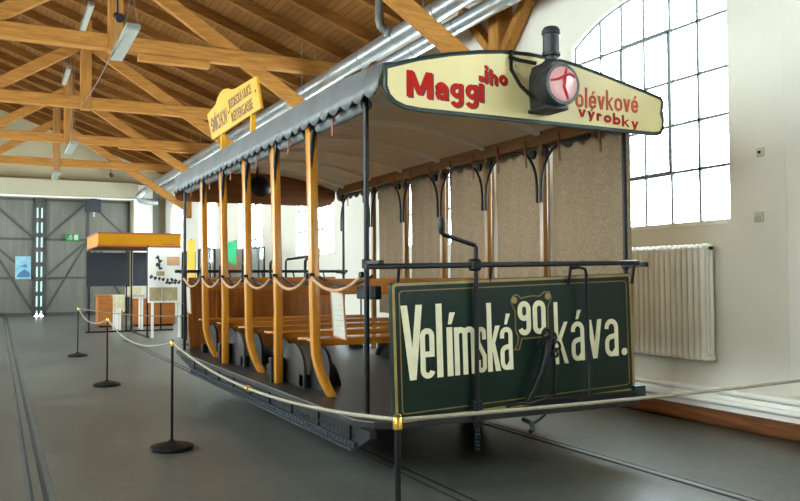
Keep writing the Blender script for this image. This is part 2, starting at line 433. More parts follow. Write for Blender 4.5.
def window(c, side):
    global nwin
    nwin += 1
    x = WR+.07 if side > 0 else WL-.07
    o = bpy.data.objects.new('window_%d' % nwin, None); COL.objects.link(o); o.location = (x, c, SILL)
    struct(o, 'tall arched window of small white panes, %s' % ('number %d along the right wall' % nwin if side > 0 else 'number %d, on the left wall' % nwin), 'window')
    f = MB(); a = arch_pts(20)
    def seg(p, q, w_=.035, d=.04): f.bar((x, c+p[0], p[1]), (x, c+q[0], q[1]), w_, d, (1,0,0))
    for p, q in zip(a[:-1], a[1:]): f.bar((x, c+p[0], p[1]), (x, c+q[0], q[1]), .05, .05, (1,0,0))
    for yy in (-HW, HW): seg((yy, SILL), (yy, SPRING), .05, .05)
    seg((-HW, SILL), (HW, SILL), .05, .05)
    fb = f.build('window_frame', 'window_bar', o, False)
    g = MB()
    ys = [-.80, -.40, 0, .37, .75]
    for q in ys:
        zt = SPRING+RISE-RAD+math.sqrt(RAD*RAD-q*q)
        g.bar((x, c+q, SILL), (x, c+q, zt), .032, .035, (1,0,0))
    for z in (2.67, 3.20, 3.70, 4.28):
        g.bar((x, c-HW, z), (x, c+HW, z), .032, .035, (1,0,0))
    g.build('glazing_bars', 'window_bar', o, False)
    s = MB()
    for q in (-.40, .37): s.bar((x-.012, c+q, 2.67), (x-.012, c+q, 4.28), .05, .045, (1,0,0))
    for z in (2.67, 4.28): s.bar((x-.012, c-.40, z), (x-.012, c+.37, z), .05, .045, (1,0,0))
    s.build('opening_sash', 'window_bar', o, False)
    p = MB(); p.prism([(q, z) for q, z in a]+[(HW, SILL), (-HW, SILL)], (x+.012*side, c, 0), (0,1,0), (0,0,1), (1,0,0), .004)
    p.build('pane', 'window_glass', o, False)
    sl = MB(); sl.box(WR-.03 if side > 0 else WL-.07, WR+.07 if side > 0 else WL+.03, c-HW, c+HW, SILL-.03, SILL+.012)
    sl.build('window_sill', 'white_paint', o, False)
    portal((x+.5*side, c, 3.45), (0, PI/2*side, 0), 2.9, 2.5)
for c in WC: window(c, 1)
for c in WC[1:]: window(c, -1)
# end walls
def gable(name, y, y2, holes, mat, label):
    mb = MB()
    def strip(p): mb.prism(p, (0, y, 0), (1,0,0), (0,0,1), (0, 1 if y2 > y else -1, 0), abs(y2-y))
    xs = WL
    for (x0, x1, zt) in holes:
        strip([(xs, 0), (x0, 0), (x0, zt), (xs, zt)]); xs = x1
    zt = holes[0][2] if holes else 0
    if holes: strip([(xs, 0), (WR, 0), (WR, zt), (xs, zt)])
    strip([(WL, zt), (WR, zt), (WR, roof_z(WR)+.1), (WL, roof_z(WL)+.1)])
    return struct(mb.build(name, mat, None, False), label, 'wall')
gable('wall_back', YB, YB+.4, [(-2.3, 5.2, 5.0)], 'gable_paint', 'beige gable end wall above the grey gate')
gable('wall_front', YF, YF-.4, [], 'wall_paint', 'plain end wall behind the viewer')
# roof
mb = MB()
mb.add([(WL-.5, YF-.5, roof_z(WL-.5)), (WR+.5, YF-.5, roof_z(WR+.5)), (WR+.5, YB+.5, roof_z(WR+.5)), (WL-.5, YB+.5, roof_z(WL-.5)),
        (WL-.5, YF-.5, roof_z(WL-.5)+.1), (WR+.5, YF-.5, roof_z(WR+.5)+.1), (WR+.5, YB+.5, roof_z(WR+.5)+.1), (WL-.5, YB+.5, roof_z(WL-.5)+.1)],
       [(0,1,2,3),(4,5,6,7),(0,1,5,4),(1,2,6,5),(2,3,7,6),(3,0,4,7)])
ceil = struct(mb.build('ceiling', 'ceiling_boards', None, False), 'sloping boarded roof underside with close rafters', 'ceiling')
rafter0 = MB().bar((WL, 0, roof_z(WL)-.105), (WR, 0, roof_z(WR)-.105), .13, .21, (0,0,1)).build('rafter', 'rafter_wood', None, False)
rafter0.parent = ceil; rafter0.location = (0, 9.93, 0)
k = 1
while 9.93+1.35*k < YB:
    o = rafter0.copy(); COL.objects.link(o); o.parent = ceil; o.location = (0, 9.93+1.35*k, 0); k += 1
# trusses
TIE, TD = 5.785, .27
KX = 1.85
names = ['whose strut rises right behind the cream front sign', 'second from the viewer, running above the yellow roof sign',
         'third from the viewer, where the thin lamp cable ends', 'fourth from the viewer, above the hanging lamps', 'farthest from the viewer, close to the beige gable']
for i in range(5):
    y = 9.67+BAY*i
    t = thing('roof_truss', 'timber roof truss '+names[i], 'roof truss', (KX, y, TIE-TD/2), 'timber roof trusses')
    MB().box(WL+.02, WR-.02, y-.11, y+.11, TIE-TD/2, TIE+TD/2).build('tie_beam', 'beam_wood', t, False, .012)
    low = {4: 5.2}.get(i, TIE-TD/2-.03)
    MB().box(KX-.12, KX+.12, y-.13, y+.13, low, roof_z(KX)-.17).build('king_post', 'post_timber', t, False, .012)
    for s in (-1, 1):
        xe = 6.55 if s > 0 else -2.85
        za = 5.75-.65*(1.98-4.25); ze = za-.65*abs(xe-(KX+.13*s))
        MB().bar((KX+.08*s, y-.0, za), (xe, y-.0, ze), .15, .25).build('strut', 'beam_wood', t, False, .01)
    if i in (1, 3):
        MB().box(2.25 if i == 1 else 3.3, 3.55 if i == 1 else 6.2, y-.09, y+.09, TIE-TD/2-(.13 if i == 1 else .07), TIE-TD/2-.005).build('bolster', 'beam_wood', t, False, .01)
    MB().box(WR-.26, WR-.01, y-.13, y+.13, 3.9, roof_z(WR)-.17).build('wall_post', 'post_timber', t, False, .012)
    for s in (-1, 1):
        MB().bar((WR-.13, y+.1*s, 4.78), (WR-.13, y+1.05*s, 5.75), .13, .16, (1,0,0)).build('wall_brace', 'post_timber', t, False, .01)
mb = MB().box(WR-.24, WR-.02, YF+.01, YB-.01, 5.9, 6.08)
struct(mb.build('trim_1', 'beam_wood', None, False), 'timber wall plate running above the arched windows', 'trim')
# gate in the far wall
gate = bpy.data.objects.new('door_1', None); COL.objects.link(gate); gate.location = (1.55, YB, 0)
struct(gate, 'tall grey boarded double gate with diagonal steel braces', 'gate')
for (x0, x1) in ((-2.3, 1.37), (1.74, 5.2)):
    MB().box(x0, x1, YB+.1, YB+.16, 0, 5.0).build('gate_leaf', 'gate_boards', gate, False)
    st = MB(); yy = YB+.075
    xm = (x0+x1)/2
    for z in (.12, 1.62, 3.25, 4.92): st.bar((x0, yy, z), (x1, yy, z), .05, .09)
    for x in (x0+.05, xm, x1-.05): st.bar((x, yy, .05), (x, yy, 4.98), .05, .09, (1,0,0))
    for (xa, xb) in ((x0, xm), (xm, x1)):
        st.bar((xa, yy+.01, .12), (xb, yy+.01, 3.25), .03, .10, (1,0,0)) if xa == x0 else st.bar((xb, yy+.01, .12), (xa, yy+.01, 3.25), .03, .10, (1,0,0))
        st.bar((xa, yy, 3.25 if xa != x0 else 1.62), (xb, yy, 1.62 if xa != x0 else 3.25), .03, .09, (1,0,0))
        st.bar((xa, yy, 3.25), (xb, yy, 4.92), .03, .08, (1,0,0)) if xa == x0 else st.bar((xa, yy, 4.92), (xb, yy, 3.25), .03, .08, (1,0,0))
    st.build('steel_brace', 'gate_steel', gate, False)
ms = MB()
for (x0, x1) in ((1.37, 1.435), (1.505, 1.605), (1.675, 1.74)): ms.box(x0, x1, YB+.03, YB+.16, .02, 5.0)
slots = [.55+.62*k for k in range(8)]
for (x0, x1) in ((1.42, 1.52), (1.59, 1.69)):
    for z in slots: ms.box(x0, x1, YB+.04, YB+.16, z-.31, z-.13)
    ms.box(x0, x1, YB+.04, YB+.16, 4.75, 5.0)
ms.build('meeting_stile', 'gate_steel', gate, False)
for (x0, x1) in ((1.42, 1.52), (1.59, 1.69)):
    MB().box(x0, x1, YB+.12, YB+.13, .1, 4.9).build('pane', 'frosted_gate_glass', gate, False)
mb = MB().box(WL+.02, 5.45, YB-.45, YB-.01, 5.06, 5.75)
struct(mb.build('trim_2', 'lintel_paint', None, False, .02), 'long pale lintel box over the grey gate', 'trim')
mb = MB().box(WL+.02, 5.45, YB-.5, YB-.40, 4.99, 5.055)
struct(mb.build('trim_3', 'white_paint', None, False), 'white strip under the lintel over the gate', 'trim')
mb = MB().box(5.3, 6.1, YB-.35, YB-.01, 0, 5.7)
struct(mb.build('wall_pier', 'wall_paint', None, False, .02), 'off-white pier beside the grey gate', 'wall')
mb = MB().box(6.1, 6.4, YB-.3, YB-.01, 0, 5.7)
struct(mb.build('trim_4', 'pilaster_grey', None, False, .01), 'grey vertical strip beside the off-white pier', 'trim')
mb = MB().box(WR-.045, WR-.002, 1.5, 5.06, .38, 4.02)
struct(mb.build('wall_pilaster', 'wall_paint', None, False, .012), 'shallow off-white wall projection at the picture edge', 'wall')
# foot of the right wall: brown kerb and two white pipes
prof = [(0, 0), (-.17, 0), (-.20, .03), (-.20, .09), (-.17, .13), (-.10, .145), (0, .145)]
mb = MB().prism(prof, (WR-.06, -2, 0), (1,0,0), (0,0,1), (0,1,0), 34)
struct(mb.build('baseboard_right', 'kerb_wood', None, True), 'rounded worn brown wooden kerb along the foot of the wall', 'baseboard')
mb = MB().box(WR-.10, WR-.002, -2, 32, .0, .30)
struct(mb.build('trim_5', 'white_paint', None, False, .01), 'white ledge between the brown kerb and wall', 'trim')
for z, r, lab in ((.345, .032, 'upper white heating pipe along the foot of the window wall'), (.235, .03, 'lower white heating pipe above the brown kerb')):
    o = MB().tube([(WR-.135, -2, z), (WR-.135, 32, z)], r, 10).build('heating_pipe', 'white_paint'); tag(o, lab, 'pipe', 'white heating pipes')
    for y in range(0, 32, 4): MB().box(WR-.13, WR-.001, y-.02, y+.02, z-.012, z+.012).build('bracket', 'white_paint', o, False)
# rails let into the floor
def rail(x, label, bed=.075, far=YB-.55, near=YF+.3):
    t = thing('tram_rail', label, 'rail', (x, 0, 0), 'tram rails in the floor')
    MB().box(x-bed, x+bed+.03, near, far, -.01, .003).build('bedding', 'rail_bedding', t, False)
    MB().box(x-.03, x+.025, near, far, -.01, .007).build('rail_head', 'rail_steel', t, False)
    MB().box(x+.025, x+.06, near, far, -.01, .0045).build('flange_groove', 'groove_dark', t, False)
    MB().box(x-.05, x-.03, near, far, -.01, .0045).build('edge_groove', 'groove_dark', t, False)
rail(.27, 'grooved rail on the empty track left of the rope posts')
rail(2.84, 'floor rail under the rope side of the tram', .035, 21)
rail(4.52, 'floor rail under the window side of the tram', .035, 21)

# ------------------------------------------------------------------ the tram
XC = 3.62; XL, XR = 2.39, 4.85; P0, PS = 6.42, 1.006; PY = [P0+PS*k for k in range(5)]
FZ = .50; YD, YR = 5.06, 11.80; YMID = PY[2]
tram = thing('tram_car', 'open-sided yellow and green summer tram with benches and a canvas roof', 'tram', (XC, YMID, 0))
T = tram
# underframe
mb = MB()
for x0, x1 in ((2.30, 2.345), (4.80, 4.845)):
    pts = [(4.86, .44), (5.02, .40), (5.25, .29), (10.65, .29), (10.95, .36), (11.2, .38), (11.55, .44)]
    if x0 > 3: pts = [(4.86, .44), (6.0, .40), (6.2, .29)]+pts[3:]
    mb.prism([(5.02 if x0 < 3 else 5.9, .445)]+pts[1:]+[(11.55, .445)], (x0, 0, 0), (0,1,0), (0,0,1), (1,0,0), x1-x0)
mb.build('sole_bar', 'frame_iron', T, False)
mb = MB()
for x0, x1 in ((2.255, 2.30), (4.845, 4.89)):
    ya = 5.25 if x0 < 3 else 6.2; mb.box(x0, x1, ya, 10.65, .275, .295); mb.box(x0+.02 if x0 < 3 else x0, x1 if x0 < 3 else x1-.02, ya, 10.65, .295, .335)
mb.build('angle_iron', 'rivet_iron', T, False)
mb = MB()
for k in range(70):
    y = 5.3+k*.0765
    for z in (.315, .375): mb.lathe([(.014, 0), (.011, .008), (.004, .012)], (2.276 if z < .33 else 2.30, y, z), (-1,0,0), 6)
rv = mb.build('rivets', 'rivet_iron', T, True); rv['kind'] = 'stuff'
for k in range(9): MB().box(2.285, 2.30, 5.35+k*.64, 5.39+k*.64, .30, .445).build('frame_stiffener', 'frame_iron', T, False)
for y in (6.4, 8.43, 10.5): MB().box(2.345, 4.80, y-.04, y+.04, .30, .44).build('cross_member', 'frame_iron', T, False)
fl = [(2.28, 5.25), (2.36, 5.10), (2.5, 5.03), (4.74, 5.03), (4.79, 5.08), (4.80, 5.25), (4.80, 5.95), (4.96, 6.1), (4.96, 11.6), (4.88, 11.75), (4.74, 11.83), (2.5, 11.83), (2.36, 11.75), (2.28, 11.6)]
MB().prism(fl, (0, 0, .445), (1,0,0), (0,1,0), (0,0,1), FZ-.445).build('platform_floor', 'dark_floor_boards', T, False, .008)
for yb, s in ((YD, -1), (YR, 1)):
    MB().box(2.50, 4.78, min(yb, yb-.06*s), max(yb, yb-.06*s), .455, .56).build('buffer_beam', 'frame_iron', T, False, .01)
MB().box(4.74, 4.86, 5.06, 5.20, .50, .60).build('corner_block', 'sign_border', T, False, .008)
for yc in (7.27, 9.27):
    pl = [(yc-.31, FZ), (yc+.31, FZ), (yc+.31, .66)]+arc(yc, .66, .31, .23, 0, 180, 14)[1:-1]+[(yc-.31, .66)]
    for x0, x1 in ((2.52, 2.55), (4.70, 4.73)): MB().prism(pl, (x0, 0, 0), (0,1,0), (0,0,1), (1,0,0), x1-x0).build('wheel_guard', 'guard_plate', T, True, .006, .6)
for y in (7.27, 9.27):
    ax = MB().tube([(2.75, y, .36), (4.5, y, .36)], .05, 12).build('axle', 'frame_iron', T)
    for x, s in ((2.84, -1), (4.52, 1)):
        wl = MB().lathe([(.05, -.06), (.10, -.05), (.10, -.02), (.28, -.02), (.285, -.06), (.32, -.06), (.325, .03), (.35, .035), (.35, .05), (.30, .055), (.27, .02), (.1, .02), (.05, .05)], (x, y, .36), (-s, 0, 0), 32)
        wl.build('wheel', 'frame_iron', ax)
        MB().box(x+s*.16-.08, x+s*.16+.08, y-.11, y+.11, .2, .44).build('axle_box', 'frame_iron', T, False, .02)
# side posts
def left_post(y, curved):
    mb = MB()
    if curved:
        path = [(XL, y, 2.86), (XL, y, .98), (XL+.006, y-.005, .86), (XL+.024, y-.018, .76), (XL+.052, y-.038, .66), (XL+.088, y-.062, .57), (XL+.12, y-.085, FZ+.002)]
    else:
        path = [(XL, y, 2.86), (XL, y, 1.2), (XL, y, FZ+.002)]
    a, b = .041, .036
    vs = []; fs = []
    for i, (x, yy, z) in enumerate(path):
        x += .038*min(1, (2.86-z)/1.3)
        k = 1.2 if (curved and i >= 4) else 1
        top = 1.35 if i == 0 else 1
        vs += [(x-b, yy-a*k*top, z), (x+b, yy-a*k*top, z), (x+b, yy+a*k*top, z), (x-b, yy+a*k*top, z)]
    for i in range(len(path)-1):
        for k in range(4):
            l = (k+1) % 4; fs.append((i*4+k, i*4+l, (i+1)*4+l, (i+1)*4+k))
    fs += [(3,2,1,0), tuple((len(path)-1)*4+k for k in range(4))]
    mb.add(vs, fs)
    p = mb.build('side_post', 'varnished_upright', T, True, .008, .5)
    br = MB()      # iron bracket spreading under the eaves
    for s in (-1, 1):
        pts = [(XL-.01, y+s*.036, 2.38), (XL-.01, y+s*.042, 2.55), (XL-.01, y+s*.07, 2.69), (XL-.01, y+s*.13, 2.81)]
        br.tube(pts, [.014, .018, .022, .026], 8)
    br.build('eaves_bracket', 'black_iron', p)
    g = MB().tube([(XL+.03, y+.03, 1.67), (XL+.03, y+.19, 1.68), (XL+.03, y+.225, 1.66), (XL+.03, y+.23, 1.50), (XL+.03, y+.23, 1.46), (XL+.03, y+.04, 1.45)], .013, 8)
    g.build('grab_handle', 'black_iron', p)
    if not curved:
        MB().box(XL-.02, XL+.12, y+.035, y+.13, FZ, .74).build('post_shoe', 'black_iron', p, False, .01)
    return p
for k, y in enumerate(PY): left_post(y, k % 2 == 0)
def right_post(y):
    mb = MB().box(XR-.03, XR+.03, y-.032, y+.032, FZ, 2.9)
    return mb.build('side_post', 'varnished_upright_shaded', T, False, .008)
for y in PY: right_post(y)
# cant rails, right arch irons
MB().box(XR-.05, XR+.03, 5.2, 11.65, 2.83, 2.97).build('cant_rail', 'varnished_side', T, False, .008)
MB().box(XL-.02, XL+.05, 5.2, 11.65, 2.84, 2.96).build('cant_rail', 'varnished_side', T, False, .008)
ys = [5.27]+PY+[11.58]
for y0, y1 in zip(ys[:-1], ys[1:]):
    mb = MB()
    for s, yy in ((1, y0+.04), (-1, y1-.04)):
        if s == 1 and y0 < 5.5: continue      # the front bay has an iron at its post only
        pts = [(XR-.05, yy+s*(.36-.36*math.cos(math.radians(q)) if False else .34*(1-math.cos(math.radians(q)))), 2.42+.38*math.sin(math.radians(q))) for q in range(0, 91, 15)]
        mb.tube([(XR-.05, yy, 2.25)]+pts, .014, 8)
        mb.lathe([(.045, -.015), (.045, .015)], (XR-.05, yy+s*.06, 2.74), (1,0,0), 14)
    mb.tube([(XR-.05, y0+.39, 2.80), (XR-.05, y1-.39, 2.80)], .014, 8)
    mb.build('arch_bracket', 'black_iron', T)
    for q in (.22, .72):
        yy = y0+(y1-y0)*q
        MB().bar((XR-.065, yy, 2.9), (XR-.065, yy-.03, 2.62), .028, .006, (1,0,0)).build('curtain_strap', 'red_strap', T, False)
    mb = MB()
    yy = y0+(y1-y0)*.5
    mb.bar((XL-.03, yy, 2.86), (XL-.04, yy-.02, 2.63), .03, .006, (1,0,0))
    mb.build('curtain_strap', 'red_strap', T, False)
    mb = MB().tube([(XL+.03, y0+.06, 2.79), (XL+.03, (y0+y1)/2, 2.785), (XL+.03, y1-.06, 2.79)], .05, 10)
    mb.build('rolled_curtain', 'roof_canvas', T)
# linen curtains on the window side
for i, (y0, y1) in enumerate(zip(ys[:5], ys[1:6])):
    gap = .07
    n, m = 24, 10; vs = []; fs = []
    for a in range(n+1):
        yy = y0-.01+(y1-gap-y0+.01)*a/n
        for b in range(m+1):
            zz = 2.84-(2.84-1.02)*b/m
            vs.append((XR+.065+.010*math.sin(a*1.1+i)+.006*math.sin(b*.9+a*.4), yy+.006*math.sin(b*.8+i), zz))
    for a in range(n):
        for b in range(m): q = a*(m+1)+b; fs.append((q, q+1, q+m+2, q+m+1))
    c = MB().add(vs, fs).build('linen_curtain', 'coarse_linen', T)
# roof
RY0, RY1 = 4.86, 12.05
def crown(x, e=0): # arched underside
    q = (x-XC)/1.28; return 2.930+.225*(1-q*q)+e
n = 20; xs = [XC-1.27+2.54*i/n for i in range(n+1)]
poly = [(x, crown(x)) for x in xs]+[(x, crown(x, .03)) for x in reversed(xs)]
MB().prism(poly, (0, RY0+.02, 0), (1,0,0), (0,0,1), (0,1,0), RY1-RY0-.04).build('roof', 'roof_canvas', T, True, 0, .9)
poly = [(x, crown(x, -.006)) for x in xs]+[(x, crown(x, -.002)) for x in reversed(xs)]
MB().prism(poly, (0, RY0+.03, 0), (1,0,0), (0,0,1), (0,1,0), RY1-RY0-.06).build('ceiling_lining', 'roof_lining', T, True, 0, .9)
xs2 = [XC-1.17+2.34*i/n for i in range(n+1)]
for y in [5.4]+PY+[11.45]:
    poly = [(x, crown(x, -.05)) for x in xs2]+[(x, crown(x, -.004)) for x in reversed(xs2)]
    MB().prism(poly, (0, y-.035, 0), (1,0,0), (0,0,1), (0,1,0), .07).build('roof_rib', 'lining_rib', T, True, 0, .9)
# scalloped valance along both eaves
for s in (-1, 1):
    nS, vs, fs = 32, [], []
    for k in range(nS*6+1):
        y = RY0+.02+(RY1-RY0-.04)*k/(nS*6)
        drop = .05*abs(math.sin(PI*k/6)); zt = 3.045-.06*max(0, 1-(y-RY0)/1.2)**2
        x0, x1 = XC+s*1.265, XC+s*1.315
        wob = .006*math.sin(k*.35)
        vs += [(XC+s*1.20, y, zt+.015), (x0, y, zt), (x1+wob*s, y, 2.86), (x1+wob*s+.004*s, y, 2.81-drop)]
    for k in range(nS*6):
        for j in range(3): q = k*4+j; fs.append((q, q+1, q+5, q+4))
    o = MB().add(vs, fs).build('scalloped_valance', 'zinc', T, True, 0, 1.0)
    md = o.modifiers.new('thickness', 'SOLIDIFY'); md.thickness = .006
# end boards
BP = [(2.345, 2.955), (2.60, 3.04), (2.86, 3.105), (3.10, 3.15), (3.30, 3.178), (3.55, 3.19), (3.80, 3.18), (4.00, 3.16), (4.23, 3.118), (4.50, 3.065), (4.70, 3.025), (4.88, 2.985),
      (4.905, 2.95), (4.895, 2.90), (4.885, 2.85), (4.905, 2.80), (4.90, 2.73), (4.87, 2.685), (4.80, 2.672), (2.62, 2.672), (2.50, 2.682), (2.42, 2.71), (2.37, 2.755), (2.345, 2.82)]
def inset(poly, d):
    out = []; n_ = len(poly)
    for i in range(n_):
        a, p, b = Vector(poly[i-1]), Vector(poly[i]), Vector(poly[(i+1) % n_])
        d1, d2 = (p-a).normalized(), (b-p).normalized(); m = (Vector((-d1.y, d1.x))+Vector((-d2.y, d2.x))).normalized()
        k = d/max(.5, m.dot(Vector((-d1.y, d1.x)))); out.append((p.x-m.x*k*SGN, p.y-m.y*k*SGN))
    return out
SGN = 1
fb = MB().prism(BP, (0, 4.86, 0), (1,0,0), (0,0,1), (0,1,0), .03).build('front_name_board', 'sign_border', T, False)
fp = MB().prism(inset(BP, .022), (0, 4.855, 0), (1,0,0), (0,0,1), (0,1,0), .01).build('cream_panel', 'sign_cream', fb, False)
rimp = BP
mb = MB().tube([(x, 4.862, z) for x, z in BP], .011, 8, True); mb.build('border_moulding', 'sign_border', fb)
MB().prism([(XC*2-x, z) for x, z in BP], (0, 12.02, 0), (1,0,0), (0,0,1), (0,1,0), .03).build('rear_name_board', 'board_back_wood', T, False)
yt = 4.851
maggi = [('M', 2.51, 2.762, .205, .185, .17, .045), ('a', 2.735, 2.765, .105, .17, .125, .034), ('g', 2.858, 2.79, .105, .14, .105, .033), ('g', 2.985, 2.795, .105, .14, .105, .033), ('i', 3.095, 2.78, .05, .19, .135, .04)]
sup = [('j', 3.135, 2.95, .04, .10, .07, .024), ('h', 3.19, 2.915, .07, .115, .085, .024), ('o', 3.275, 2.925, .07, .08, .075, .022)]
lettering(fb, 'red_lettering', 'letter_red', maggi, yt, .003)
lettering(fb, 'raised_red_lettering', 'letter_red', sup, yt, .003)
lettering(fb, 'lettering_shade', 'letter_shadow_red', maggi+sup, yt+.0022, .002, .012, -.008)
ol = []; x = 3.985
for c, wd in zip('olévkové', (.078, .03, .072, .075, .075, .078, .072, .07)):
    ol.append((c, x, 2.825+.012*(x-3.985), wd, .16, .105, .021 if c != 'l' else .022)); x += wd+.0125
lettering(fb, 'pale_lettering', 'letter_pale_red', ol, yt, .003)
vy = []; x = 4.01
for c, wd in zip('výrobky', (.075, .072, .055, .075, .075, .08, .075)):
    vy.append((c, x, 2.752-.055*(x-4.01)/.6, wd, .092, .060, .020)); x += wd+.018
lettering(fb, 'brown_red_lettering', 'letter_red', vy[:5], yt, .003); lettering(fb, 'brown_red_lettering', 'letter_red', vy[5:], yt, .003)
# front lamp
LX, LZ = 3.60, 2.89
lamp = MB().lathe([(.12, 0), (.147, .02), (.147, .12), (.125, .16), (.08, .18)], (LX, 4.53, LZ), (0,1,0), 32).build('headlamp', 'lamp_grey', T)
MB().box(LX-.085, LX+.115, 4.60, 4.84, LZ-.165, LZ-.135).build('lamp_base', 'lamp_grey', lamp, False, .012)
MB().prism([(-.072, -.14), (.10, -.14), (.115, 0), (.11, .11), (.085, .18), (.06, .20), (-.03, .20), (-.055, .18), (-.08, .11), (-.085, 0)], (LX, 4.60, LZ), (1,0,0), (0,0,1), (0,1,0), .23).build('lamp_housing', 'lamp_grey', lamp, False, .02)
MB().lathe([(.09, .15), (.075, .18), (.05, .20), (.05, .225), (.068, .235), (.068, .255), (.062, .26), (.062, .39), (.07, .395), (.07, .42), (.055, .445), (.03, .455)], (LX+.045, 4.71, LZ+.02), (0,0,1), 24).build('lamp_chimney', 'lamp_grey', lamp)
MB().lathe([(.148, 0), (.152, .008), (.148, .018), (.138, .018)], (LX, 4.518, LZ), (0,1,0), 32).build('lens_rim', 'lamp_grey', lamp)
MB().lathe([(.02, -.018), (.07, -.015), (.12, -.006), (.141, .004)], (LX, 4.522, LZ), (0,1,0), 32).build('lens', 'lens_pink', lamp)
mb = MB(); zc = LZ
mb.tube([(LX-.115, 4.516, zc+.015), (LX-.06, 4.505, zc+.025), (LX-.01, 4.501, zc+.05), (LX+.05, 4.503, zc+.075), (LX+.10, 4.512, zc+.06)], [.007, .009, .010, .009, .006], 8)
mb.tube([(LX+.025, 4.513, zc+.11), (LX+.005, 4.501, zc+.04), (LX-.005, 4.500, zc-.025), (LX+.018, 4.506, zc-.07), (LX+.04, 4.514, zc-.11)], [.008, .012, .012, .011, .008], 8)
o = mb.build('painted_cross', 'lens_red', lamp)
mb = MB().tube([(LX-.13, 4.70, LZ-.08), (LX-.20, 4.76, LZ+.02), (LX-.23, 4.83, LZ+.15), (LX-.22, 4.85, LZ+.3)], .014, 8)
mb.tube([(LX-.10, 4.70, LZ+.18), (LX-.18, 4.80, LZ+.22), (LX-.24, 4.85, LZ+.25)], .014, 8)
mb.build('lamp_bracket', 'black_iron', lamp)
# front dash
DX0, DX1, DZ0, DZ1 = 2.472, 4.775, .515, 1.505
def rrect(x0, x1, z0, z1, r, n_=5):
    return arc(x1-r, z1-r, r, r, 0, 90, n_)+arc(x0+r, z1-r, r, r, 90, 180, n_)+arc(x0+r, z0+r, r, r, 180, 270, n_)+arc(x1-r, z0+r, r, r, 270, 360, n_)
dash = MB().prism(rrect(DX0, DX1, DZ0, DZ1, .03), (0, YD, 0), (1,0,0), (0,0,1), (0,1,0), .045).build('front_dash', 'dash_green', T, False)
def frame_poly(mb, a, b, y, d):
    N = len(a)
    for i in range(N):
        j = (i+1) % N; mb.prism([a[i], a[j], b[j], b[i]], (0, y, 0), (1,0,0), (0,0,1), (0,1,0), d)
mb = MB(); frame_poly(mb, rrect(DX0+.005, DX1-.005, DZ0+.005, DZ1-.005, .03), rrect(DX0+.026, DX1-.026, DZ0+.026, DZ1-.026, .02), YD-.003, .01)
mb.build('gold_edging', 'dash_gold', dash, False)
mb = MB(); frame_poly(mb, rrect(DX0+.058, DX1-.058, DZ0+.06, DZ1-.058, .03), rrect(DX0+.066, DX1-.066, DZ0+.068, DZ1-.066, .026), YD-.0025, .004)
mb.build('gold_line', 'thin_gold', dash, False)
yt = YD-.005
vel = [('V', 2.54, .81, .175, .53, .4, .047), ('e', 2.692, .81, .118, .53, .36, .040), ('l', 2.825, .81, .06, .53, .4, .050), ('í', 2.902, .81, .08, .53, .355, .048),
       ('m', 2.982, .81, .188, .53, .35, .041), ('s', 3.176, .81, .088, .52, .34, .034), ('k', 3.276, .81, .118, .515, .34, .042), ('á', 3.395, .81, .115, .50, .325, .036)]
kav = [('k', 3.925, .81, .135, .49, .33, .036), ('á', 4.095, .82, .135, .46, .315, .038), ('v', 4.265, .825, .155, .47, .315, .040), ('a', 4.455, .825, .145, .47, .31, .040), ('.', 4.635, .825, .062, .1, .1, .05)]
lettering(dash, 'cream_lettering', 'letter_cream', vel, yt, .004)
lettering(dash, 'cream_lettering', 'letter_cream', kav, yt, .004)
lettering(dash, 'fleet_number', 'letter_cream', [('9', 3.57, 1.06, .122, .262, .18, .040), ('0', 3.715, 1.06, .124, .262, .18, .040)], yt, .004)
mb = MB()
outl = [(3.53, .955), (3.555, .99), (3.57, 1.05), (3.545, 1.10), (3.545, 1.25), (3.525, 1.285), (3.505, 1.325), (3.525, 1.365), (3.57, 1.375), (3.605, 1.345), (3.66, 1.355), (3.72, 1.36), (3.785, 1.355), (3.835, 1.385), (3.885, 1.385), (3.905, 1.34), (3.885, 1.30), (3.865, 1.265), (3.865, 1.10), (3.85, 1.05), (3.78, 1.035), (3.60, 1.035), (3.575, .955)]
for q in ribbon(outl, .009, True): mb.prism(q, (0, YD-.004, 0), (1,0,0), (0,0,1), (0,1,0), .005)
mb.build('emblem_outline', 'thin_gold', dash, False)
mb = MB()
for ex, ez in ((3.54, 1.335), (3.868, 1.35)): mb.lathe([(.026, 0), (.026, .005)], (ex, YD-.005, ez), (0,1,0), 18)
mb.build('emblem_ears', 'dash_gold', dash, False)
_p = Vector((3.62, YD, 1.0))      # the dash plate hangs a little askew
dash.matrix_basis = Matrix.Translation(_p) @ Matrix.Rotation(.043, 4, 'Z') @ Matrix.Rotation(-.028, 4, 'Y') @ Matrix.Translation(-_p)
# front rail, posts, crank, rods
hr = MB().bar((2.26, 5.0, 1.585), (4.78, 5.04, 1.625), .045, .04).build('front_handrail', 'black_iron', T, False, .012)
for x in (2.535, 3.31, 4.06, 4.72): MB().tube([(x, 5.06, 1.45), (x, 5.03, 1.60)], .012, 8).build('rail_standard', 'black_iron', hr)
MB().lathe([(.035, -.045), (.05, -.03), (.05, .03), (.035, .045)], (3.155, 5.02, 1.60), (0,0,1), 16).build('rail_collar', 'black_iron', hr)
for x in (XL, XR):
    for y in (5.27, 11.57):
        p = MB().tube([(x, y, FZ), (x, y, 2.93)], .02, 12).build('corner_pole', 'black_iron', T)
        mb = MB().lathe([(.026, -.035), (.036, -.028), (.036, .028), (.026, .035)], (x, y, 1.61), (0,0,1), 14)
        yy = 5.02 if y < 8 else 11.82
        mb.bar((x, y, 1.61), (x, yy, 1.61), .04, .04)
        mb.build('rail_clamp', 'black_iron', p)
bc = MB().tube([(3.155, 5.0, .40), (3.155, 5.0, 1.73), (3.145, 5.0, 1.745), (2.87, 4.97, 1.815), (2.85, 4.97, 1.83), (2.84, 4.97, 1.84)], .017, 10).build('brake_crank', 'black_iron', T)
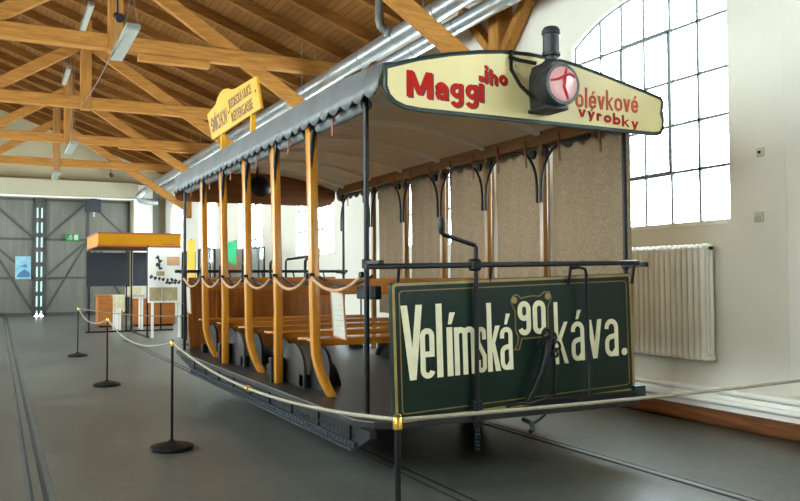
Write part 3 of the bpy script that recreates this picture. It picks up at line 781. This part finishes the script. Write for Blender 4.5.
MB().lathe([(.014, 0), (.022, .02), (.024, .08), (.018, .12)], (2.845, 4.97, 1.82), (0,0,1), 12).build('crank_grip', 'black_iron', bc)
mb = MB()
for k in range(6): mb.lathe([(.012, 0), (.022, .008), (.022, .018), (.012, .026)], (3.155, 5.0, .24+.027*k), (0,0,1), 10)
mb.tube([(3.12, 4.99, .42), (3.15, 4.985, .47), (3.19, 4.99, .44), (3.17, 5.0, .40)], .008, 6)
mb.build('brake_chain', 'rivet_iron', bc)
mb = MB().box(3.11, 3.20, 4.985, 5.05, .53, .60); mb.build('crank_bearing', 'black_iron', bc, False, .01)
hk = MB().tube([(4.06, 5.03, 1.575), (4.12, 5.01, 1.585), (4.175, 5.0, 1.57), (4.19, 5.0, 1.53), (4.20, 5.0, 1.0), (4.205, 5.0, .60), (4.19, 5.0, .565), (4.15, 5.0, .545), (4.09, 5.0, .53)], .013, 8)
hk.build('lamp_rod', 'black_iron', T)
# coupling
mb = MB().tube([(3.80, 4.985, 1.04), (3.79, 4.98, .99), (3.775, 4.975, .92), (3.72, 4.97, .78), (3.65, 4.975, .65), (3.59, 4.985, .55)], [.022, .036, .034, .026, .026, .022], 10)
cp = mb.build('coupling_bar', 'black_iron', T)
mb = MB()
for (cx, cz, r) in ((3.76, 1.08, .034), (3.82, 1.05, .036), (3.86, .98, .03), (3.70, .99, .026), (3.84, .92, .028)):
    mb.tube([(cx+r*math.cos(q*PI/6), 4.965+.008*math.sin(q), cz+r*math.sin(q*PI/6)) for q in range(12)], .010, 7, True)
mb.build('coupling_links', 'black_iron', cp)
mb = MB().tube([(3.40, 4.98, .545), (3.50, 4.96, .565), (3.60, 4.955, .555), (3.72, 4.965, .575), (3.84, 4.985, .60)], .014, 8)
mb.tube([(3.84, 4.99, 1.0), (3.86, 4.985, .8), (3.85, 4.985, .60)], .010, 8)
mb.build('coupling_linkage', 'black_iron', cp)
mb = MB().tube([(3.60, 5.05, .42), (3.60, 4.95, .41), (3.60, 4.93, .36), (3.60, 4.96, .345)], .018, 8)
mb.tube([(3.60, 4.94, .40), (3.68, 4.95, .43), (3.76, 4.99, .45)], .010, 8)
mb.build('drawbar_hook', 'black_iron', T)
# rear platform
rd = [(2.50, FZ), (2.47, .8), (2.47, 1.49), (4.77, 1.49), (4.77, .8), (4.74, FZ)]
dr = MB().prism(rd, (0, YR-.09, 0), (1,0,0), (0,0,1), (0,1,0), .05).build('rear_dash', 'dash_wood', T, False, .01)
MB().box(2.47, 4.77, YR-.10, YR-.03, 1.49, 1.535).build('capping', 'varnished_rail', dr, False, .008)
for x in (2.9, 3.35, 3.9, 4.35): MB().box(x-.02, x+.02, YR-.105, YR-.088, FZ, 1.48).build('dash_batten', 'dash_wood', dr, False)
MB().box(2.42, 2.48, 5.2, 5.53, 1.35, 1.45).build('strap_box', 'black_iron', T, False, .012)
MB().bar((2.30, 11.82, 1.625), (5.02, 11.82, 1.625), .045, .045).build('rear_handrail', 'black_iron', T, False, .01)
for x in (2.62, 3.1, 3.6, 4.1, 4.6): MB().tube([(x, YR-.06, 1.52), (x, 11.82, 1.62)], .012, 8).build('rail_standard', 'black_iron', T)
MB().lathe([(.02, 0), (.15, .005), (.157, .04), (.12, .10), (.03, .14)], (3.35, 11.1, 2.83), (0,-1,.15), 24).build('gong', 'black_iron', T)
mb = MB().tube([(3.33, 11.12, 2.82), (3.33, 11.16, 3.0), (3.33, 11.16, 3.15)], .015, 8); mb.build('gong_hanger', 'black_iron', T)
# rear crank standing up behind the far rail
mb = MB().tube([(4.0, 11.86, .6), (4.0, 11.86, 1.78), (4.02, 11.86, 1.81), (4.55, 11.86, 1.88), (4.57, 11.86, 2.0)], .018, 8); mb.build('brake_crank', 'black_iron', T)
# benches
def bench(y):
    b = sub('bench', T, None)
    for k in range(5):
        yy = y+.04+k*.088
        MB().box(XL+.06, XR-.07, yy, yy+.07, .955-.004*abs(k-2), .98-.004*abs(k-2)).build('seat_slat', 'varnished_rail', b, False, .008)
    MB().box(XL+.05, XR-.06, y+.01, y+.035, .92, .985).build('front_apron', 'varnished_rail', b, False, .008)
    MB().box(XL+.07, XR-.06, y+.0, y+.03, 1.365, 1.505).build('backrest', 'varnished_rail', b, False, .01)
    for x in (XL+.20, XR-.16):
        pl = [(y+.02, FZ), (y+.50, FZ), (y+.50, .72)]+arc(y+.26, .72, .24, .18, 0, 180, 10)[1:]+[(y+.02, .72)]
        MB().prism(pl, (x, 0, 0), (0,1,0), (0,0,1), (1,0,0), .03).build('bench_leg', 'frame_iron', b, False, .005)
        MB().bar((x if x > 4 else XL+.09, y+.04, .84), (x if x > 4 else XL+.09, y+.038, 1.48), .025, .012, (1,0,0)).build('back_arm', 'black_iron', b, False)
    MB().box(XL+.13, XL+.23, y+.50, y+.62, FZ+.002, .62).build('floor_box', 'black_iron', b, False, .01)
    return b
for y in PY: bench(y+.06)
# safety straps across the entrances
ys = [5.27]+PY+[11.57]
for y0, y1 in zip(ys[:-1], ys[1:]):
    p = catenary((XL-.02, y1-.05, 1.525), (XL-.02, y0+.04, 1.525), .115, 14)
    s = MB().tube(p, .014, 8).build('safety_strap', 'strap_leather', T)
    h = catenary((XL+.06, y1-.05, 1.52), (XL+.06, y0+.04, 1.52), .07, 10)
    MB().tube(h, .011, 8).build('entrance_chain', 'black_iron', T)
    for yy in (y0+.045, y1-.05): MB().lathe([(.024, -.02), (.024, .02)], (XL-.015, yy, 1.53), (1,0,0), 10).build('strap_eye', 'black_iron', s)
# destination board on the roof edge
sx, nx = 2.50, Vector((-.07, 0, .42)).normalized()
db = [(8.24, 0), (10.42, 0), (10.46, .345), (9.98, .385), (9.86, .44), (9.70, .475), (9.52, .48), (9.36, .455), (9.22, .41), (9.04, .385), (8.24, .345)]
bd = MB().prism(db, (sx, 0, 3.34), (0,1,0), tuple(nx), (1,0,0), .03).build('destination_board', 'sign_yellow', T, False, .004)
for y in (8.62, 9.95): MB().box(sx+.0, sx+.05, y-.025, y+.025, 2.97, 3.40).build('board_bracket', 'sign_yellow', bd, False)
o0 = Vector((sx-.004, 0, 3.34))
def capt(name, text, y, h, size, xs): caption(bd, name, 'letter_brown', text, o0+Vector((0, y, 0))+nx*h, (0,-1,0), nx, size, xs)
capt('destination_lettering', 'SMÍCHOV', 9.93, .08, .25, .72)
capt('street_lettering', 'JEZDECKÁ ULICE', 8.93, .21, .15, .82)
capt('street_lettering', 'REITERGASSE', 8.93, .045, .165, .92)
mb = MB()
for y, h in ((10.32, .18), (9.46, .18), (8.32, .2)): mb.lathe([(.018, 0), (.012, .006)], tuple(o0+Vector((0, y, 0))+nx*h), (-1,0,0), 10)
mb.build('board_screws', 'bolt', bd)

# notices hanging from the straps
for (y0, y1, lab) in ((5.61, 5.85, 'white notice card hanging from the strap nearest the green front'), (11.0, 11.22, 'white notice card hanging from the strap at the far rear platform')):
    o = MB().prism([(y0, 1.385), (y1, 1.405), (y1-.06, 1.065), (y0-.06, 1.045)], (XL-.045, 0, 0), (0,1,0), (0,0,1), (1,0,0), .008).build('notice_card', 'white_card', None, False)
    tag(o, lab, 'notice', 'notice cards on the tram straps')
    mb = MB()
    for k in range(7): mb.box(XL-.0465, XL-.0445, y0+.0-.008*k, y1-.05-.008*k, 1.34-.04*k, 1.346-.04*k)
    mb.build('printed_lines', 'print_tan', o, False)
    fr = MB(); a, b, c, d = (y0, 1.385), (y1, 1.405), (y1-.06, 1.065), (y0-.06, 1.045)
    for p, q in ((a, b), (b, c), (c, d), (d, a)): fr.bar((XL-.043, p[0], p[1]), (XL-.043, q[0], q[1]), .012, .014, (1,0,0))
    fr.build('card_frame', 'strap_leather', o, False)

# ------------------------------------------------------------------ rope posts
def stanchion(x, y, label):
    t = thing('rope_stanchion', label, 'rope post', (x, y, 0), 'black rope posts with brass tops')
    MB().lathe([(.185, 0), (.19, .012), (.185, .034), (.14, .052), (.07, .066), (.03, .075), (.018, .09)], (x, y, 0), (0,0,1), 32).build('base', 'black_iron', t)
    MB().tube([(x, y, .06), (x, y, .93)], .0125, 12).build('pole', 'black_iron', t)
    MB().lathe([(.013, 0), (.019, .004), (.019, .048), (.015, .053), (.017, .058), (.010, .064)], (x, y, .905), (0,0,1), 16).build('rope_holder', 'brass', t)
ST = [(1.41, 2.82), (1.395, 7.27), (1.405, 12.05), (1.43, 17.0)]
for p, l in zip(ST, ('nearest rope post, its brass top in front of the green tram panel', 'rope post standing alone on the floor beside the middle of the tram', 'rope post between the tram rear and the farthest post', 'farthest rope post, at the corner where the ropes turn')): stanchion(*p, l)
stanchion(6.05, 3.15, 'rope post near the window wall, outside the picture')
stanchion(5.35, 17.0, 'rope post behind the rear of the tram')
def rope(a, b, sag, label, r=.0085):
    dv = Vector((b[0]-a[0], b[1]-a[1])).normalized()*.021
    p = catenary((a[0]+dv.x, a[1]+dv.y, .945), (b[0]-dv.x, b[1]-dv.y, .945), sag, 28)
    o = MB().tube(p, r, 8).build('barrier_rope', 'rope'); tag(o, label, 'rope', 'barrier ropes round the tram')
rope(ST[0], ST[1], .125, 'pale rope sagging along the tram side from nearest to second post')
rope(ST[1], ST[2], .16, 'pale rope hanging between the second and third rope posts')
rope(ST[2], ST[3], .155, 'pale rope drooping between the two farthest rope posts')
rope(ST[0], (6.05, 3.15), .03, 'pale rope crossing low in front of the green panel')
rope(ST[3], (5.35, 17.0), .20, 'pale rope stretched behind the tram from the farthest post')
for k in range(1):
    o = MB().lathe([(.02, -.02), (.02, .02)], tuple(catenary((1.41, 2.82, .945), (1.395, 7.27, .945), .125, 28)[13]), (0,1,0), 12).build('rope_clip', 'brass'); tag(o, 'small brass clip on the rope along the tram side', 'clip')

# ------------------------------------------------------------------ on the right wall
rad = thing('radiator', 'white column radiator mounted below the big arched window', 'radiator', (WR-.15, 7.3, .6))
NS = 18
for k in range(NS):
    y = 5.925+k*.079; mb = MB()
    for dx in (-.06, 0, .06): mb.tube([(WR-.14+dx, y, .66), (WR-.14+dx, y, 1.80)], .031 if dx < 0 else .023, 12)
    for z in (.66, 1.80): mb.tube([(WR-.225, y, z-.01), (WR-.205, y, z+.012), (WR-.075, y, z+.012), (WR-.055, y, z-.01)], [.022, .034, .034, .022], 10)
    mb.build('radiator_column', 'white_paint', rad)
for z in (.66, 1.80): MB().tube([(WR-.14, 5.88, z), (WR-.14, 5.91+NS*.079, z)], .02, 10).build('header_pipe', 'white_paint', rad)
MB().lathe([(.02, 0), (.02, .03), (.008, .05)], (WR-.14, 5.885, 1.80), (0,-1,0), 10).build('vent_plug', 'frame_iron', rad)
for y in (6.3, 7.0): MB().box(WR-.09, WR-.001, y-.015, y+.015, 1.5, 1.54).build('wall_bracket', 'white_paint', rad, False)
MB().tube([(WR-.14, 7.33, .66), (WR-.14, 7.46, .66), (WR-.135, 7.48, .6), (WR-.135, 7.48, .38)], .014, 8).build('feed_pipe', 'white_paint', rad)
ls = MB().box(WR-.02, WR-.001, 5.31, 5.40, 2.68, 2.77).build('light_switch', 'cream_plastic', None, False, .006); tag(ls, 'small white square switch with a dark button, right of the window', 'switch')
MB().box(WR-.03, WR-.019, 5.34, 5.37, 2.71, 2.74).build('button', 'black_iron', ls, False, .004)
so = MB().box(WR-.03, WR-.001, 5.33, 5.43, 2.04, 2.14).build('wall_socket', 'cream_plastic', None, False, .008); tag(so, 'pale square wall box below the switch', 'socket')
MB().box(WR-.04, WR-.029, 5.345, 5.415, 2.055, 2.10).build('lid', 'white_card', so, False, .003)

# ------------------------------------------------------------------ ducts and pipes under the roof
def duct(x, z, r, y0, y1, label):
    o = MB().tube([(x, y0, z), (x, y1, z)], r, 24).build('ventilation_duct', 'galvanised'); tag(o, label, 'duct', 'galvanised ducts along the window wall')
    y = y0+.6
    while y < y1: MB().tube([(x, y-.015, z), (x, y+.015, z)], r+.008, 24).build('joint_ring', 'galvanised', o); y += 1.35
    y = y0+1.1
    while y < y1: MB().bar((x, y, z+r), (x, y, roof_z(x)-.02), .03, .004, (1,0,0)).build('hanger_strap', 'pipe_grey', o, False); y += 5.4
duct(5.72, 5.42, .15, 4, 35.0, 'upper galvanised round duct running under the rafters')
duct(6.02, 5.24, .12, 4, 34.5, 'lower galvanised round duct, nearer the window wall')
o = MB().tube([(5.72, 35.0, 5.42), (5.70, 35.35, 5.40), (5.5, 35.5, 5.25), (5.35, 35.52, 5.05)]+[(5.45, 35.5, 4.93), (5.75, 35.5, 4.88), (6.15, 35.5, 4.88)], .14, 16).build('duct_elbow', 'galvanised'); tag(o, 'pale duct elbow at the far end beside the lintel', 'duct')
o = MB().tube([(5.42, 11.42, 6.62), (5.42, 11.42, 5.66), (5.44, 11.42, 5.56), (5.50, 11.40, 5.50), (5.58, 11.4, 5.47)], .07, 14).build('drop_pipe', 'pipe_grey'); tag(o, 'grey pipe dropping from the roof into the upper duct', 'pipe')
MB().lathe([(.075, -.03), (.09, -.02), (.09, .02), (.075, .03)], (5.54, 11.4, 5.485), (1,0,-.35), 14).build('pipe_clamp', 'galvanised', o)
# strip lamps
def strip_lamp(x, y, z, ln, label, cords=True, wd=.2):
    t = thing('strip_lamp', label, 'lamp', (x, y, z), 'white strip lamps hanging from the roof')
    MB().box(x-wd/2, x+wd/2, y-ln/2, y+ln/2, z, z+.075).build('housing', 'lamp_housing', t, False, .01)
    MB().box(x-wd/2+.015, x+wd/2-.015, y-ln/2+.04, y+ln/2-.04, z-.02, z+.002).build('diffuser', 'diffuser', t, False, .006)
    for s in (-1, 1):
        for q in (-1, 1): MB().tube([(x+q*wd/2*.9, y+s*ln*.42, z+.07), (x+q*.02, y+s*ln*.40, z+.55), (x, y+s*ln*.40, roof_z(x)-.01)], .006, 6).build('hanging_wire', 'pipe_grey', t)
strip_lamp(1.72, 12.9, 5.16, 1.9, 'nearest white strip lamp, hanging before the second truss')
strip_lamp(1.74, 23.1, 5.05, 1.9, 'middle strip lamp, hanging beyond the third truss')
strip_lamp(1.72, 29.0, 5.02, 1.9, 'farthest strip lamp, hanging over the grey gate lintel')
strip_lamp(1.60, 17.6, 6.95, 1.9, 'strip lamp high among the timbers above the second truss', wd=.12)
strip_lamp(1.60, 23.1, 7.0, 1.9, 'strip lamp high among the timbers behind the third truss', wd=.12)
def spot(x, y, z, top, label):
    t = thing('spotlight', label, 'spotlight', (x, y, z), 'black spotlights on the roof timbers')
    MB().lathe([(.03, -.07), (.05, -.06), (.06, .03), (.07, .07), (.06, .08)], (x, y, z), (.3,-.8,-.5), 18).build('lamp_head', 'black_iron', t)
    MB().tube([(x, y, z), (x, y+.06, z+.1), (x, y+.06, top)], .012, 8).build('stem', 'black_iron', t)
spot(1.52, 12.05, 5.33, 7.9, 'black spotlight beside the nearest strip lamp')
spot(3.72, 31.15, 5.42, 5.70, 'black spotlight hanging under the farthest truss')
o = MB().tube(catenary((1.58, 12.3, 5.12), (1.76, 20.33, 5.72), .10, 16), .008, 6).build('power_cable', 'pipe_grey'); tag(o, 'thin cable slanting from the nearest strip lamp to a truss', 'cable')

# ------------------------------------------------------------------ far exhibits
ex = thing('exit_sign', 'green exit sign with white running figure on the grey gate', 'exit sign', (2.85, YB-.04, 3.2))
MB().box(2.56, 3.12, YB-.04, YB+.02, 3.19, 3.50).build('sign_plate', 'exit_green', ex, False, .004)
mb = MB()
q = lambda *p: mb.prism(list(p), (2.60, YB-.046, 3.22), (1,0,0), (0,0,1), (0,1,0), .005)
q((.30, .02), (.46, .02), (.46, .24), (.30, .24)); 
mb.lathe([(.025, 0), (.025, .005)], (2.78, YB-.046, 3.44), (0,1,0), 12)
for r_ in (ribbon([(.18, .18), (.15, .10), (.20, .07), (.17, .01)], .03), ribbon([(.15, .10), (.10, .07), (.06, .02)], .028), ribbon([(.12, .18), (.18, .17), (.24, .13)], .022), ribbon([(.12, .18), (.08, .13)], .022)):
    for pq in r_: q(*pq)
mb.build('running_figure', 'white_card', ex, False)
po = thing('gate_poster', 'pale blue poster pinned low on the grey gate', 'poster', (.93, YB+.05, 2))
MB().box(.64, 1.24, YB+.03, YB+.04, 1.57, 2.52).build('paper', 'sheet_blue', po, False)
mb = MB(); mb.prism([(.68, 1.65), (1.2, 1.65), (1.18, 1.85), (.98, 1.98), (.8, 1.84)], (0, YB+.026, 0), (1,0,0), (0,0,1), (0,1,0), .005); mb.prism([(.8, 2.1), (1.1, 2.05), (1.05, 2.2)], (0, YB+.026, 0), (1,0,0), (0,0,1), (0,1,0), .005)
mb.build('print', 'sheet_dark_blue', po, False)
mb = MB()
for x in (.66, 1.22):
    for z in (1.6, 2.49): mb.box(x-.02, x+.02, YB+.024, YB+.03, z-.02, z+.02)
mb.build('tape', 'white_card', po, False)
sp = thing('loudspeaker', 'square black box on a short pole before the gate top', 'loudspeaker', (3.6, 36.3, 4.4))
MB().box(3.3, 3.92, 36.1, 36.35, 4.42, 4.96).build('cabinet', 'panel_slate', sp, False, .02)
MB().tube([(3.64, 36.3, 4.42), (3.64, 36.3, 4.22)], .05, 10).build('white_stub', 'white_card', sp)
MB().box(3.5, 3.75, 36.18, 36.28, 4.95, 4.992).build('bracket', 'gate_steel', sp, False)
# exhibition stand with orange fascia
es = thing('exhibition_stand', 'orange-topped black steel exhibition stand beyond the rope posts', 'exhibition stand', (3.3, 23.3, 0))
cn = MB().box(2.32, 4.44, 22.0, 24.9, 2.40, 2.74).build('canopy', 'canopy_orange', es, False)
mb = MB()
for z in (2.40, 2.74): mb.box(2.30, 4.46, 21.98, 24.92, z-.02, z+.02)
mb.build('canopy_edge', 'canopy_edge', cn, False)
mb = MB(); mb.box(3.95, 4.25, 21.995, 22.001, 2.455, 2.475); mb.build('small_print', 'canopy_edge', cn, False)
for x, y in ((2.34, 24.4), (3.36, 24.4), (3.50, 24.4), (3.50, 21.6), (4.41, 22.2), (4.41, 24.8)):
    MB().box(x-.02, x+.02, y-.02, y+.02, 0, 2.42).build('steel_post', 'black_iron', es, False)
MB().box(2.25, 4.7, 24.38, 24.44, 0, .04).build('floor_bar', 'black_iron', es, False)
MB().box(3.47, 3.53, 21.5, 24.4, 0, .04).build('floor_bar', 'black_iron', es, False)
MB().box(2.26, 3.37, 24.33, 24.37, 1.33, 2.30).build('slate_panel', 'panel_slate', es, False)
MB().box(3.53, 3.93, 24.33, 24.37, 1.33, 2.32).build('slate_panel', 'panel_slate', es, False)
PB = 0.9467
def px(v): return v*PB
def pz(v): return 1.5+(v-1.5)*PB
pp = thing('poster_board', 'white poster board with ink drawings and a peach print', 'poster board', (3.9, 21.3, 0))
def pbox(x0, x1, z0, z1, y0=21.294, y1=21.301): return MB().box(px(x0), px(x1), y0, y1, pz(z0), pz(z1))
pbox(3.66, 4.60, .88, 2.39, 21.30, 21.34).build('board', 'white_paint', pp, False)
for x in (3.56, 4.24): MB().box(x, x+.06, 21.34, 21.40, 0, 1.3).build('leg', 'white_paint', pp, False)
pbox(4.16, 4.50, 1.90, 2.14).build('peach_print', 'print_peach', pp, False)
pbox(3.88, 4.10, 1.62, 1.74).build('tan_print', 'print_tan', pp, False)
for a, b in ((3.70, 4.02), (4.04, 4.45)): pbox(a, b, .93, 1.30).build('brown_photograph', 'print_tan', pp, False)
mb = MB(); rnd = random.Random(3)
def blot(x, z, r):
    x, z = px(x), pz(z)
    mb.prism([(x+r*rnd.uniform(.3, 1)*math.cos(k*PI/5), z+r*rnd.uniform(.4, 1.2)*math.sin(k*PI/5)) for k in range(10)], (0, 21.294, 0), (1,0,0), (0,0,1), (0,1,0), .007)
for k in range(4): blot(3.92+.06*(k % 2), 2.12-.10*k, .07)
for k in range(8): blot(3.74+.11*k, 1.56-.02*k+rnd.uniform(-.05, .05), .06)
for k in range(5): blot(4.15+.08*k, 1.42, .05)
ink = mb.build('ink_drawing', 'print_ink', pp, False); ink['kind'] = 'stuff'
o = MB().box(2.86, 3.62, 27.0, 27.7, .05, 1.0).build('display_chest', 'exhibit_wood', None, False, .02); tag(o, 'orange-brown wooden chest left under the slate panels', 'chest')
MB().box(2.82, 3.66, 26.97, 27.73, .98, 1.03).build('lid', 'exhibit_wood', o, False, .01); MB().box(2.9, 3.58, 27.04, 27.66, 0, .06).build('plinth', 'black_iron', o, False)
o = MB().box(3.92, 5.25, 26.9, 27.6, .05, .86).build('display_counter', 'exhibit_wood', None, False, .02); tag(o, 'wide orange-brown wooden counter behind the white poster board', 'counter')
MB().box(3.9, 5.28, 26.87, 27.63, .86, .9).build('top', 'exhibit_wood', o, False, .01); MB().box(4.0, 5.2, 26.95, 27.55, 0, .06).build('plinth', 'black_iron', o, False)
t = thing('display_table', 'narrow white-legged table under a cream cloth', 'table', (3.5, 25.5, 0))
MB().box(3.12, 4.0, 25.2, 25.8, 1.0, 1.05).build('tabletop', 'white_card', t, False)
for x in (3.18, 3.3, 3.94): 
    for y in (25.25, 25.75): MB().box(x-.025, x+.025, y-.025, y+.025, 0, 1.0).build('leg', 'white_paint', t, False)
vs, fs = [], []
for a in range(13):
    x = 3.08+.34*a/12
    for b, (yy, zz) in enumerate(((25.7, 1.062), (25.18, 1.062), (25.165, 1.04), (25.16, .85), (25.15, .60-.06*math.sin(a*.7)))):
        vs.append((x, yy+.012*math.sin(a*1.6)*(b > 1), zz+1.0*0))
for a in range(12):
    for b in range(4): q0 = a*5+b; fs.append((q0, q0+1, q0+6, q0+5))
cl = MB().add(vs, fs).build('table_cloth', 'cloth_cream'); tag(cl, 'cream cloth draped over the narrow display table end', 'cloth')
o = MB().box(3.5, 3.95, 25.3, 25.7, 1.052, 1.30).build('storage_box', 'cloth_cream', None, False, .01); tag(o, 'cream box standing on the narrow display table', 'box')
# banners and frames seen through the tram
t = thing('yellow_banner', 'yellow upright banner on a pole behind the tram rear', 'banner', (3.95, 18.6, 0))
MB().box(3.90, 4.08, 18.6, 18.62, 1.45, 2.42).build('cloth', 'banner_yellow', t, False)
MB().tube([(4.0, 18.64, 0), (4.0, 18.64, 2.44)], .02, 8).build('pole', 'black_iron', t); MB().lathe([(.2, 0), (.2, .02), (.03, .05)], (4.0, 18.64, 0), (0,0,1), 16).build('base', 'black_iron', t)
t = thing('green_banner', 'green banner on a stand in front of a far window', 'banner', (5.3, 20, 0))
MB().prism([(5.12, 2.42), (5.44, 2.52), (5.42, 1.85), (5.25, 1.95), (5.14, 2.15)], (0, 20, 0), (1,0,0), (0,0,1), (0,1,0), .02).build('cloth', 'banner_green', t, False)
MB().tube([(5.13, 20.04, 0), (5.13, 20.04, 2.48)], .018, 8).build('pole', 'black_iron', t); MB().lathe([(.2, 0), (.2, .02), (.03, .05)], (5.13, 20.04, 0), (0,0,1), 16).build('base', 'black_iron', t)
def case(x0, x1, y, z, label):
    t = thing('display_case', label, 'display case', ((x0+x1)/2, y, 0), 'black-framed glass display cases')
    mb = MB()
    for x in (x0, x1):
        for yy in (y, y+.5): mb.box(x-.02, x+.02, yy-.02, yy+.02, 0, z)
    for zz in (.9, z):
        for yy in (y, y+.5): mb.box(x0, x1, yy-.02, yy+.02, zz-.02, zz+.02)
        for x in (x0, x1): mb.box(x-.02, x+.02, y, y+.5, zz-.02, zz+.02)
    mb.build('steel_frame', 'black_iron', t, False)
    MB().box(x0+.02, x1-.02, y+.02, y+.48, .84, .9).build('shelf', 'white_card', t, False)
    MB().box(x0+.02, x1-.02, y+.495, y+.505, .92, z-.02).build('back_panel', 'white_card', t, False)
    MB().box(x0+.02, x1-.02, y-.004, y+.004, .92, z-.02).build('pane', 'case_glass', t, False)
case(5.74, 6.16, 20.0, 2.33, 'glass case nearest the tram rear, its black frame against a window')
case(4.72, 5.02, 20.6, 2.30, 'narrow black-framed glass case left of the green banner')
case(4.22, 4.42, 20.2, 2.20, 'narrowest black-framed glass case beside the yellow banner')
t = thing('exhibit_board', 'tall pale exhibit board with an orange print behind the tram', 'display board', (5.7, 21.6, 0))
MB().box(5.2, 6.2, 21.6, 21.64, .6, 2.35).build('board', 'white_card', t, False)
MB().box(5.66, 5.92, 21.594, 21.601, 1.75, 2.15).build('orange_print', 'print_peach', t, False)
for x in (5.3, 6.1): MB().box(x-.03, x+.03, 21.64, 21.7, 0, 1.5).build('leg', 'white_paint', t, False)
